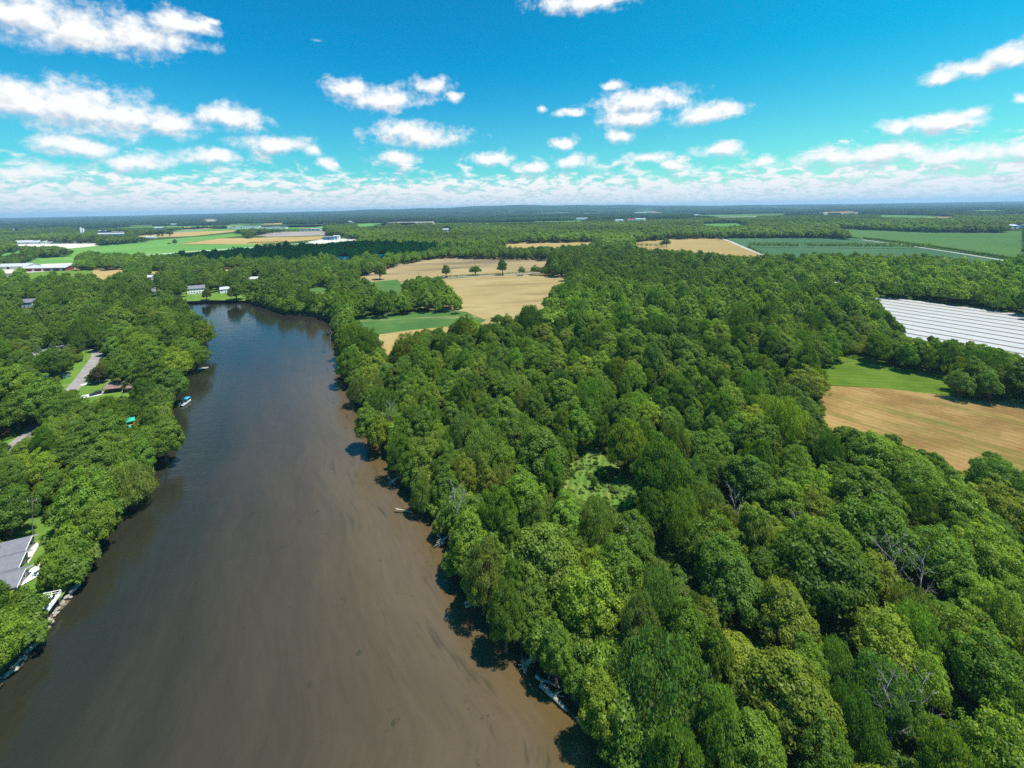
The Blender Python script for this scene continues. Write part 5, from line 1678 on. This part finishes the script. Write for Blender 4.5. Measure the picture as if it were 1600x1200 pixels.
for i in IND:
    x, y, rr, hh, cn, pk = ALLN[i]
    R0, H0 = DIM[pk]
    nm = {'spruce': 'spruce_tree', 'column': 'vine_wrapped_tree', 'willow': 'willow_tree'}.get(pk, 'broadleaf_tree')
    rt = empty(nm, (x, y, LZ), float(frg.random() * 6.28), label=LABEL[i], cat="tree", group="dark purple ornamental trees" if 'purple' in cn else "trees of the woods and gardens" if nm != 'spruce_tree' else "blue spruces by the cottage")
    s = rr / R0
    tk = link("trunk", TRUNK[pk], rt)
    cr = link("crown", PROTO[pk], rt)
    for o in (tk, cr):
        o.scale = (s, s * float(frg.uniform(.92, 1.08)), hh / H0)
    if dist_poly(RIVER, np.array([x]), np.array([y]))[0] < 9 and pk not in ('spruce', 'open'):
        cr.location.z = -1.6          # the foliage of bank trees reaches down to the water
    c = np.array(COLS[cn]) * frg.uniform(.84, 1.18) * np.array([frg.uniform(.9, 1.12), 1, frg.uniform(.85, 1.15)])
    cr.color = (*[float(v) for v in c], 1)

# the rest of the near wood, and the woods beyond, as stuff
cols = np.array([COLS[c] for c in PAL])
SN = list(STUFFM.keys())
rest = [t for i, t in enumerate(ALLN) if not isind[i]]


def tints(cn, r):
    c = np.array([COLS[q] for q in cn])
    return c * r.uniform(.82, 1.2, (len(c), 1)) * np.stack([r.uniform(.9, 1.12, len(c)), np.ones(len(c)), r.uniform(.85, 1.15, len(c))], -1)


r = np.random.default_rng(8)
pts = np.array([[t[0], t[1], LZ] for t in rest])
keys = [k_ for k_ in SN if k_ != 'bush']
NK = len(keys)
# Join Geometry lists its inputs from the last link to the first, so the picks follow that order
scatter("woodland", pts, r.random(len(rest)) * 6.28, np.array([[t[2] / DIM[t[5]][0], t[2] / DIM[t[5]][0], t[3] / DIM[t[5]][1]] for t in rest]), tints([t[4] for t in rest], r),
        np.array([keys.index(t[5]) if t[5] in keys else 0 for t in rest]), [STUFFM[k_] for k_ in keys], "mixed green woodland behind the nearest single trees", "woodland")


def zone(y0, y1, step, rlo, rhi, meshes, R0, H0, name, label, seed, dark=1.0):
    X, Y, rad, h, r = fill(y0, y1, step, rlo, rhi, 0, seed=seed)
    n = len(X)
    ci = r.choice(len(PAL), n, p=PW / PW.sum())
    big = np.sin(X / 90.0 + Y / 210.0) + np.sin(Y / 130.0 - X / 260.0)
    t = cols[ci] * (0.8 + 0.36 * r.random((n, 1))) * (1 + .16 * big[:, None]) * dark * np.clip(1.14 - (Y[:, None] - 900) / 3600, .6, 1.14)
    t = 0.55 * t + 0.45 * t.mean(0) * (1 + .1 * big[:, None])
    s = rad / R0
    z = LZ + hill(X, Y)
    scatter(name, np.stack([X, Y, z], -1), r.random(n) * 6.28, np.stack([s, s, h / H0 * r.uniform(.9, 1.1, n)], -1), t, r.integers(0, len(meshes), n), meshes, label, "woodland")
    print(name, n)


zone(330, 1000, 8.4, 4.6, 7.8, MID, 6.6, 15.5, "woodland", "continuous green woodland in the middle distance around the fields", 21)
zone(1000, 2900, 10.8, 6.5, 9.8, FARM, 6.6, 15.5, "distant_woodland", "dark green woods between the distant fields", 22)


def clumps(y0, y1, step, scl, seed, name, label):
    r = np.random.default_rng(seed)
    ys = np.arange(y0, y1, step)
    xs = np.arange(-y1 * 1.25, y1 * 1.25, step)
    X, Y = np.meshgrid(xs, ys)
    X = (X + r.uniform(-.4, .4, X.shape) * step).ravel()
    Y = (Y + r.uniform(-.4, .4, Y.shape) * step).ravel()
    k = np.abs(X) < Y * 1.22
    X, Y = X[k], Y[k]
    ok = ~blocked(X, Y, np.full(len(X), 26.0 * scl), np.full(len(X), 15.0))
    for q in FARFA:
        ok &= ~((np.abs(X - q[0]) < q[2] * .95 + 20) & (np.abs(Y - q[1]) < q[3] + 15))
    X, Y = X[ok], Y[ok]
    n = len(X)
    big = np.sin(X / 310.0 + Y / 510.0) + np.sin(Y / 430.0 - X / 660.0)
    t = cols.mean(0)[None] * np.array([0.30, 0.40, 0.60]) * (1 + .18 * big[:, None]) * r.uniform(.7, 1.3, (n, 1))  # distance haze put into the tint too: darker, bluer crowns
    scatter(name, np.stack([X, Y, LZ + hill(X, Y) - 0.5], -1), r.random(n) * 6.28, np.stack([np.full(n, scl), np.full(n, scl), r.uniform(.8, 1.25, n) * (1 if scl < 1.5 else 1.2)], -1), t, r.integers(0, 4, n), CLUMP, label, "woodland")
    print(name, n)


clumps(2900, 7000, 46, 1.0, 31, "distant_woodland", "far bluish woods with thin fields showing between them")
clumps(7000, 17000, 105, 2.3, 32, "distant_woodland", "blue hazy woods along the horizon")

# undergrowth in the near wood
r = np.random.default_rng(55)
xs, ys = np.meshgrid(np.arange(-420, 420, 3.4), np.arange(45, 330, 3.4))
X = (xs + r.uniform(-1.6, 1.6, xs.shape)).ravel()
Y = (ys + r.uniform(-1.6, 1.6, ys.shape)).ravel()
ok = (np.abs(X) < Y * 1.3 + 20) & ~pip(RIVER, X, Y)
X, Y = X[ok], Y[ok]
sdv = dist_poly(RIVER, X, Y)
ok = (sdv > 1.6) & ~blocked(X, Y, np.full(len(X), 1.6), np.full(len(X), 2.4))
X, Y = X[ok], Y[ok]
n = len(X)
s = r.uniform(.5, 1.15, n)
ci = r.choice(len(PAL), n, p=PW / PW.sum())
scatter("undergrowth", np.stack([X, Y, np.full(n, LZ - .1)], -1), r.random(n) * 6.28, np.stack([s, s, s * r.uniform(.7, 1.3, n)], -1), cols[ci] * r.uniform(.8, 1.15, (n, 1)), np.zeros(n, int), [STUFFM['bush']],
        "leafy undergrowth between the trees and along the banks", "undergrowth")
print("bushes", n)


# rough tufts and saplings in the clearings
ct = np.concatenate([np.stack([rng.uniform(*np.sort([P(870, 760)[0], P(1010, 760)[0]]), 420), rng.uniform(P(900, 815)[1], P(930, 705)[1], 420)], -1),
                     np.stack([rng.uniform(P(1015, 868)[0], P(1090, 868)[0], 300), rng.uniform(P(1050, 900)[1], P(1050, 842)[1], 300)], -1)])
sC = rng.uniform(.10, .24, len(ct)) * (1 + 2.0 * (rng.random(len(ct)) < .04))
scatter("undergrowth", np.stack([ct[:, 0], ct[:, 1], np.full(len(ct), LZ)], -1), rng.random(len(ct)) * 6.28, np.stack([sC, sC, sC * rng.uniform(.5, 1.1, len(ct))], -1),
        np.array([0.15, 0.25, 0.045]) * rng.uniform(.6, 1.15, (len(ct), 1)) * np.array([1, 1, 1]), np.zeros(len(ct), int), [STUFFM['bush']], "rough grass tufts and saplings in the woodland clearings", "undergrowth")

# shrubs crowding the water's edge
bx = []
rb_ = np.random.default_rng(66)
for bank, sgn in ((LEFT_BANK[1:-2], -1), (RIGHT_BANK[1:], 1)):
    f, ln = resample(bank, 420)
    t = np.gradient(f, axis=0)
    t /= np.linalg.norm(t, axis=1)[:, None] + 1e-9
    nrm = np.stack([-t[:, 1], t[:, 0]], -1)
    for k in range(3):
        off = rb_.uniform(.6, 7.5 if sgn > 0 else 4.0, len(f))
        q0 = f + nrm * off[:, None] + rb_.normal(0, .5, f.shape)
        q1 = f - nrm * off[:, None] + rb_.normal(0, .5, f.shape)
        ins0 = pip(RIVER, q0[:, 0], q0[:, 1])
        bx.append(np.where(ins0[:, None], q1, q0))
B = np.concatenate(bx)
B = B[~pip(RIVER, B[:, 0], B[:, 1])]
B = B[~((B[:, 0] < -60) & (B[:, 1] < 128) & (rb_.random(len(B)) < .8))]      # the stone bank below the white deck stays open
sB = rb_.uniform(.7, 1.9, len(B))
ok = ~blocked(B[:, 0], B[:, 1], sB * 0.7, sB * 2.0)
B, sB = B[ok], sB[ok]
nB = len(B)
ciB = rb_.choice(len(PAL), nB, p=PW / PW.sum())
scatter("undergrowth", np.stack([B[:, 0], B[:, 1], np.full(nB, LZ - 1.0)], -1), rb_.random(nB) * 6.28, np.stack([sB, sB, sB * rb_.uniform(.8, 1.5, nB)], -1), cols[ciB] * rb_.uniform(.85, 1.2, (nB, 1)), np.zeros(nB, int), [STUFFM['bush']],
        "dense leafy shrubs crowding both banks of the river", "undergrowth")
print("bank shrubs", nB)


# ------------------------------------------------------------------ hedges
def hedge(px, label, wd=4.0, ht=4.0, step=2.2, col='D', leaf=1.3):
    pts = np.array([P(*p) for p in px])
    L = np.sum(np.hypot(*np.diff(pts, axis=0).T))
    f, _ = resample(pts, max(4, int(L / step)))
    r = np.random.default_rng(int(px[0][0] * 7 + px[0][1]))
    o = f.mean(0)
    Vs, lvs = [], []
    for q in f:
        k = 26
        d = r.normal(size=(k, 3))
        d /= np.linalg.norm(d, axis=1)[:, None]
        d[:, 2] = np.abs(d[:, 2])
        c = np.array([q[0] - o[0], q[1] - o[1], ht * .35]) + d * np.array([wd * .55, wd * .55, ht * .62]) * r.uniform(.75, 1.2)
        nn = d + r.normal(0, .4, (k, 3))
        u = np.cross(nn, r.normal(size=(k, 3)))
        u /= np.linalg.norm(u, axis=1)[:, None]
        v = np.cross(nn / np.linalg.norm(nn, axis=1)[:, None], u)
        s = leaf * r.uniform(.5, 1.1, k)[:, None]
        Vs.append(np.stack([c - u * s * .5, c - v * s * .5, c + u * s * .5, c + v * s * .5], 1).reshape(-1, 3))
        lvs.append(np.clip(.5 + .28 * r.normal(size=k), 0, 1))
    V = np.concatenate(Vs)
    me = mesh_np("hedge", V, np.arange(len(V)).reshape(-1, 4), [LEAF], attrs={'lv': ('FACE', 'FLOAT', np.concatenate(lvs))})
    h_ = tag(link("hedge", me), label, "hedge")
    h_.location = (o[0], o[1], LZ)
    h_.color = (*COLS[KEYC[col]], 1)
    return h_


hedge([(1170, 386.5), (1215, 387), (1246, 387.2)], "short left piece of the windbreak row across the orchard", 10, 12, 3, leaf=2.8)
hedge([(1258, 387.3), (1340, 388), (1420, 388.6), (1452, 389)], "long right piece of the windbreak row across the orchard", 10, 12, 3, leaf=2.8)
hedge([(1350, 373.6), (1420, 382.5), (1500, 394), (1588, 408)], "long low hedge line climbing between orchard and soy field", 6, 6, 2.6, leaf=2.2)
hedge([(992, 385.5), (1010, 386), (1030, 386.5)], "hedge reaching from the wood into the wheat field", 18, 9, 5, leaf=2.6)
hedge([(1170, 386), (1182, 393), (1192, 397.5)], "short hedge along the pale farm track", 5, 4, 3, leaf=1.6)
hedge([(690, 433.4), (740, 431.2), (800, 428), (850, 425)], "thin bushy verge along the lane between stubble fields", 3, 2.4, 3, leaf=1.2)
hedge([(388, 381), (410, 380.2), (440, 379)], "dark low hedge at the near side of the long wheat field", 8, 5, 6, leaf=2.6)


# ------------------------------------------------------------------ dead trees, logs, stones
def branch_mb(seed, H, spread, n1=9, r0=0.17):
    r = random.Random(seed)
    tr = MB()
    pts = [Vector((0, 0, -.4))]
    for k in range(1, 6):
        pts.append(Vector((r.uniform(-.4, .4) * k * .3, r.uniform(-.4, .4) * k * .3, H * k / 5)))
    tr.tube(pts, [r0 * (1 - .17 * k) for k in range(6)], 7)
    br = MB()
    for k in range(n1):
        t = .25 + .7 * k / n1
        i = min(4, int(t * 5))
        b = pts[i].lerp(pts[i + 1], t * 5 - i)
        a = k * 2.4 + r.uniform(-.4, .4)
        L = spread * (1.1 - .6 * t) * r.uniform(.7, 1.2)
        dirv = Vector((math.cos(a), math.sin(a), r.uniform(.5, 1.2))).normalized()
        m_ = b + dirv * L * .5 + Vector((0, 0, .1 * L))
        e = b + dirv * L + Vector((0, 0, .3 * L))
        br.tube([b, m_, e], [r0 * .42, r0 * .28, r0 * .08], 5)
        for q in range(5):
            bb = m_.lerp(e, r.uniform(-.4, .9))
            d2 = (dirv + Vector((r.uniform(-.9, .9), r.uniform(-.9, .9), r.uniform(-.2, .9)))).normalized()
            e2 = bb + d2 * L * r.uniform(.25, .5)
            br.tube([bb, bb.lerp(e2, .5) + Vector((0, 0, .08)), e2], [r0 * .2, r0 * .14, r0 * .05], 4)
            for w_ in range(2):
                b3 = bb.lerp(e2, r.uniform(.3, .9))
                e3 = b3 + (d2 + Vector((r.uniform(-1, 1), r.uniform(-1, 1), r.uniform(-.2, .8)))).normalized() * L * .2
                br.tube([b3, e3], [r0 * .11, r0 * .04], 3)
    return tr, br


def dead_tree(px, py, H, spread, seed, label, z=9.0, n1=10):
    p = P(px, py, LZ + z)
    rt = empty("dead_tree", (p[0], p[1], LZ), label=label, cat="dead tree")
    a, b = branch_mb(seed, H, spread, n1)
    a.build("trunk", DEADWOOD, rt)
    b.build("branches", DEADWOOD, rt)


dead_tree(1395, 885, 15.5, 6.0, 1, "grey leafless tree among green crowns, larger of two", 9.5, 14)
dead_tree(1438, 892, 14.0, 5.0, 2, "grey leafless tree close right of a larger leafless one", 9.5)
dead_tree(1392, 1110, 15.0, 4.5, 3, "bare dead tree with slanting branches low in the right wood", 9)
dead_tree(1440, 1095, 14.0, 4.0, 4, "bare twiggy dead tree beside a yellow crown low in the right wood", 9)
dead_tree(712, 790, 15.0, 5.0, 5, "bleached dead snag leaning over the river trees", 9)
dead_tree(1150, 795, 15.5, 4.5, 6, "grey bare branches poking from the wood right of the clearing", 10)
dead_tree(1250, 826, 14.5, 4.0, 7, "grey bare twigs between olive crowns in the middle of the wood", 10)
dead_tree(608, 645, 15, 4.5, 8, "pale half dead tree on the right bank upstream", 10)
dead_tree(704, 428, 11.0, 6.0, 9, "leafless tree beside the lane between stubble fields", 4)
dead_tree(985, 850, 13.0, 3.5, 10, "bare grey stems below the clearing", 9)
dead_tree(516, 535, 14.0, 4.0, 11, "bare white trunk leaning at the river edge far upstream", 5, 5)


def log(a, b, r0, label, z=0.35, forks=2, seed=0):
    p, q = P(*a, z), P(*b, z)
    r = random.Random(seed)
    d = Vector((q[0] - p[0], q[1] - p[1], 0))
    o = ((p[0] + q[0]) / 2, (p[1] + q[1]) / 2, 0)
    rt = empty("fallen_log", o, label=label, cat="log")
    mb = MB()
    pts = [Vector((p[0] - o[0], p[1] - o[1], z + 0.5)) + d * t + Vector((r.uniform(-.15, .15), r.uniform(-.15, .15), -0.6 * t)) for t in (0, .25, .5, .75, 1)]
    mb.tube(pts, [r0 * 1.25, r0, r0 * .9, r0 * .75, r0 * .5], 9)
    mb.build("trunk", DRIFT, rt, smooth=True)
    for k in range(forks):
        b0 = pts[1 + k % 3]
        e = b0 + Vector((r.uniform(-1, 1), r.uniform(-1, 1), r.uniform(.1, .7))).normalized() * d.length * r.uniform(.2, .35)
        MB().tube([b0, b0.lerp(e, .5) + Vector((0, 0, .1)), e], [r0 * .5, r0 * .35, r0 * .1], 6).build("branch", DRIFT, rt)


log((846, 1074), (921, 1143), 0.42, "long pale fallen log lying in the shallows along the right bank", 0.25, 1, 1)
log((836, 1061), (876, 1074), 0.28, "darker fallen log just above the long pale one", 0.5, 2, 2)
log((727, 946), (757, 931), 0.26, "topmost log of the driftwood pile on the right bank", 0.8, 2, 3)
log((728, 951), (756, 938), 0.22, "lower log of the driftwood pile on the right bank", 0.3, 2, 4)
log((734, 941), (750, 947), 0.16, "short log across the driftwood pile on the right bank", 0.9, 1, 5)
log((606, 748), (618, 756), 0.25, "pale driftwood log at the foot of the trees upstream", 0.5, 2, 6)
log((618, 797), (644, 800), 0.22, "thin driftwood branch reaching out over the water upstream", 0.6, 3, 7)
log((684, 838), (697, 850), 0.3, "short driftwood log below an eroded bank", 0.6, 2, 8)
log((868, 1092), (884, 1086), 0.14, "small broken branch beside the long pale log", 0.5, 2, 9)
log((908, 1124), (922, 1121), 0.18, "stub of wood at the end of the long pale log", 0.5, 1, 10)
log((827, 1072), (834, 1079), 0.10, "short stick in the water left of the long pale log", 0.1, 0, 11)


def root_tangle(px, py, label, seed, s=1.6):
    p = P(px, py, 1.0)
    r = random.Random(seed)
    mb = MB()
    for k in range(34):
        a, el = r.uniform(0, 6.28), r.uniform(-.3, .9)
        L = s * r.uniform(.4, 1.0)
        d = Vector((math.cos(a) * math.cos(el), math.sin(a) * math.cos(el), math.sin(el) * .7))
        b = Vector((r.uniform(-.5, .5), r.uniform(-.5, .5), r.uniform(0, .6)))
        e = b + d * L
        mb.tube([b, b.lerp(e, .5) + Vector((r.uniform(-.2, .2), r.uniform(-.2, .2), .15)), e], [.13, .08, .03], 5)
    mb.tube([(0, 0, .4), (.9, .5, .9), (2.2, 1.2, 1.5)], [.4, .35, .25], 8)
    o = mb.build("uprooted_stump", DRIFT)
    o.location = (p[0], p[1], 0.3)
    tag(o, label, "stump")


root_tangle(820, 1038, "pale tangle of roots and branches hanging over the right bank", 1, 1.9)
root_tangle(688, 846, "brown root tangle on an eroded spot of bank upstream", 2, 1.8)
root_tangle(742, 920, "root tangle above the driftwood logs", 3, 1.8)
root_tangle(612, 752, "little root tangle at the water far upstream", 4, 1.6)


def rock_mesh(seed):
    r = np.random.default_rng(seed)
    bm = bmesh.new()
    bmesh.ops.create_icosphere(bm, subdivisions=2, radius=0.5)
    ax = r.normal(size=(7, 3))
    ax /= np.linalg.norm(ax, axis=1)[:, None]
    off = r.uniform(.28, .42, 7)
    for v in bm.verts:
        for a, o in zip(ax, off):
            d = v.co.dot(Vector(a))
            if d > o:
                v.co -= Vector(a) * (d - o)
        v.co.z *= .75
    me = bpy.data.meshes.new("shore_stone")
    bm.to_mesh(me)
    bm.free()
    me.materials.append(STONE)
    return me


RM = [rock_mesh(k) for k in range(6)]
r = np.random.default_rng(4)


def stones(px, n, lo, hi, label, group, jit):
    f, _ = resample(np.array([P(x, y, 0.5) for x, y in px]), n)
    for k, q in enumerate(f):
        o = link("shore_stone", RM[int(r.integers(6))])
        o.location = (q[0] + r.normal(0, jit), q[1] + r.normal(0, jit), 0.35 + .5 * r.random())
        s = lo + (hi - lo) * r.random() ** 2
        o.scale = (s * r.uniform(.8, 1.3), s, s * r.uniform(.6, 1.0))
        o.rotation_euler = (r.normal(0, .3), r.normal(0, .3), r.random() * 6.28)
        tag(o, label, "stone", group)


stones([(-20, 1086), (0, 1064), (22, 1042), (45, 1016), (62, 993), (75, 976), (84, 962), (98, 942), (110, 927), (124, 908)], 95, .5, 1.3, "pale stone in the riprap line below the white deck", "riprap stones on the left bank", .4)
stones([(283, 471), (310, 470), (340, 469), (372, 469.5), (398, 471), (420, 476)], 40, 1.2, 2.6, "pale boulder along the foot of the far lawn", "boulders along the far bank", .8)

# ------------------------------------------------------------------ a cumulus overhead whose shadow lies on the woods beyond the bend
def cumulus(cx, cy, z, lx, ly, seed, label):
    r = np.random.default_rng(seed)
    bm = bmesh.new()
    for k in range(46):
        a, q = r.random() * 6.28, math.sqrt(r.random())
        R = 60 + 60 * (1 - q) + 25 * r.random()
        mt_ = Matrix.Translation((q * math.cos(a) * lx, q * math.sin(a) * ly, R * .35 * r.random())) @ Matrix.Diagonal((R, R, R * .6, 1))
        bmesh.ops.create_icosphere(bm, subdivisions=3, radius=1.0, matrix=mt_)
    for v in bm.verts:
        n = math.sin(v.co.x * .05) + math.sin(v.co.y * .06 + 1) + math.sin(v.co.z * .08 + v.co.x * .03)
        v.co += v.normal * 6 * n
        v.co.z = max(v.co.z, -12 + 3 * math.sin(v.co.x * .04))
    me = bpy.data.meshes.new("cloud")
    bm.to_mesh(me)
    bm.free()
    me.polygons.foreach_set('use_smooth', np.ones(len(me.polygons), bool))
    mt, nt, out = newmat("cloud_white")
    df = nd(nt, 'ShaderNodeBsdfDiffuse', {'Color': (0.9, 0.9, 0.9, 1)})
    tr = nd(nt, 'ShaderNodeBsdfTranslucent', {'Color': (0.9, 0.9, 0.92, 1)})
    mx = nd(nt, 'ShaderNodeMixShader', {0: 0.5, 1: df.outputs[0], 2: tr.outputs[0]})
    nt.links.new(mx.outputs[0], out.inputs[0])
    me.materials.append(mt)
    o = link("clouds", me)
    o.location = (cx, cy, z)
    tag(o, label, "cloud", kind='stuff')


cumulus(-20, 790, 1000, 190, 120, 3, "white cumulus high over the river bend, its shadow darkening the woods there")

# ------------------------------------------------------------------ air
def haze():
    mt, nt, out = newmat("thin_summer_haze")
    pv = nd(nt, 'ShaderNodeVolumePrincipled', {'Color': (0.42, 0.71, 1.0, 1), 'Density': 0.000062, 'Anisotropy': 0.1})
    nt.links.new(pv.outputs[0], out.inputs['Volume'])
    mb = MB().box(-25500, 25500, -2500, 25500, -3.5, 248)
    o = mb.build("haze", mt)
    tag(o, "thin bluish summer haze over the whole land", "haze", kind='stuff')


haze()
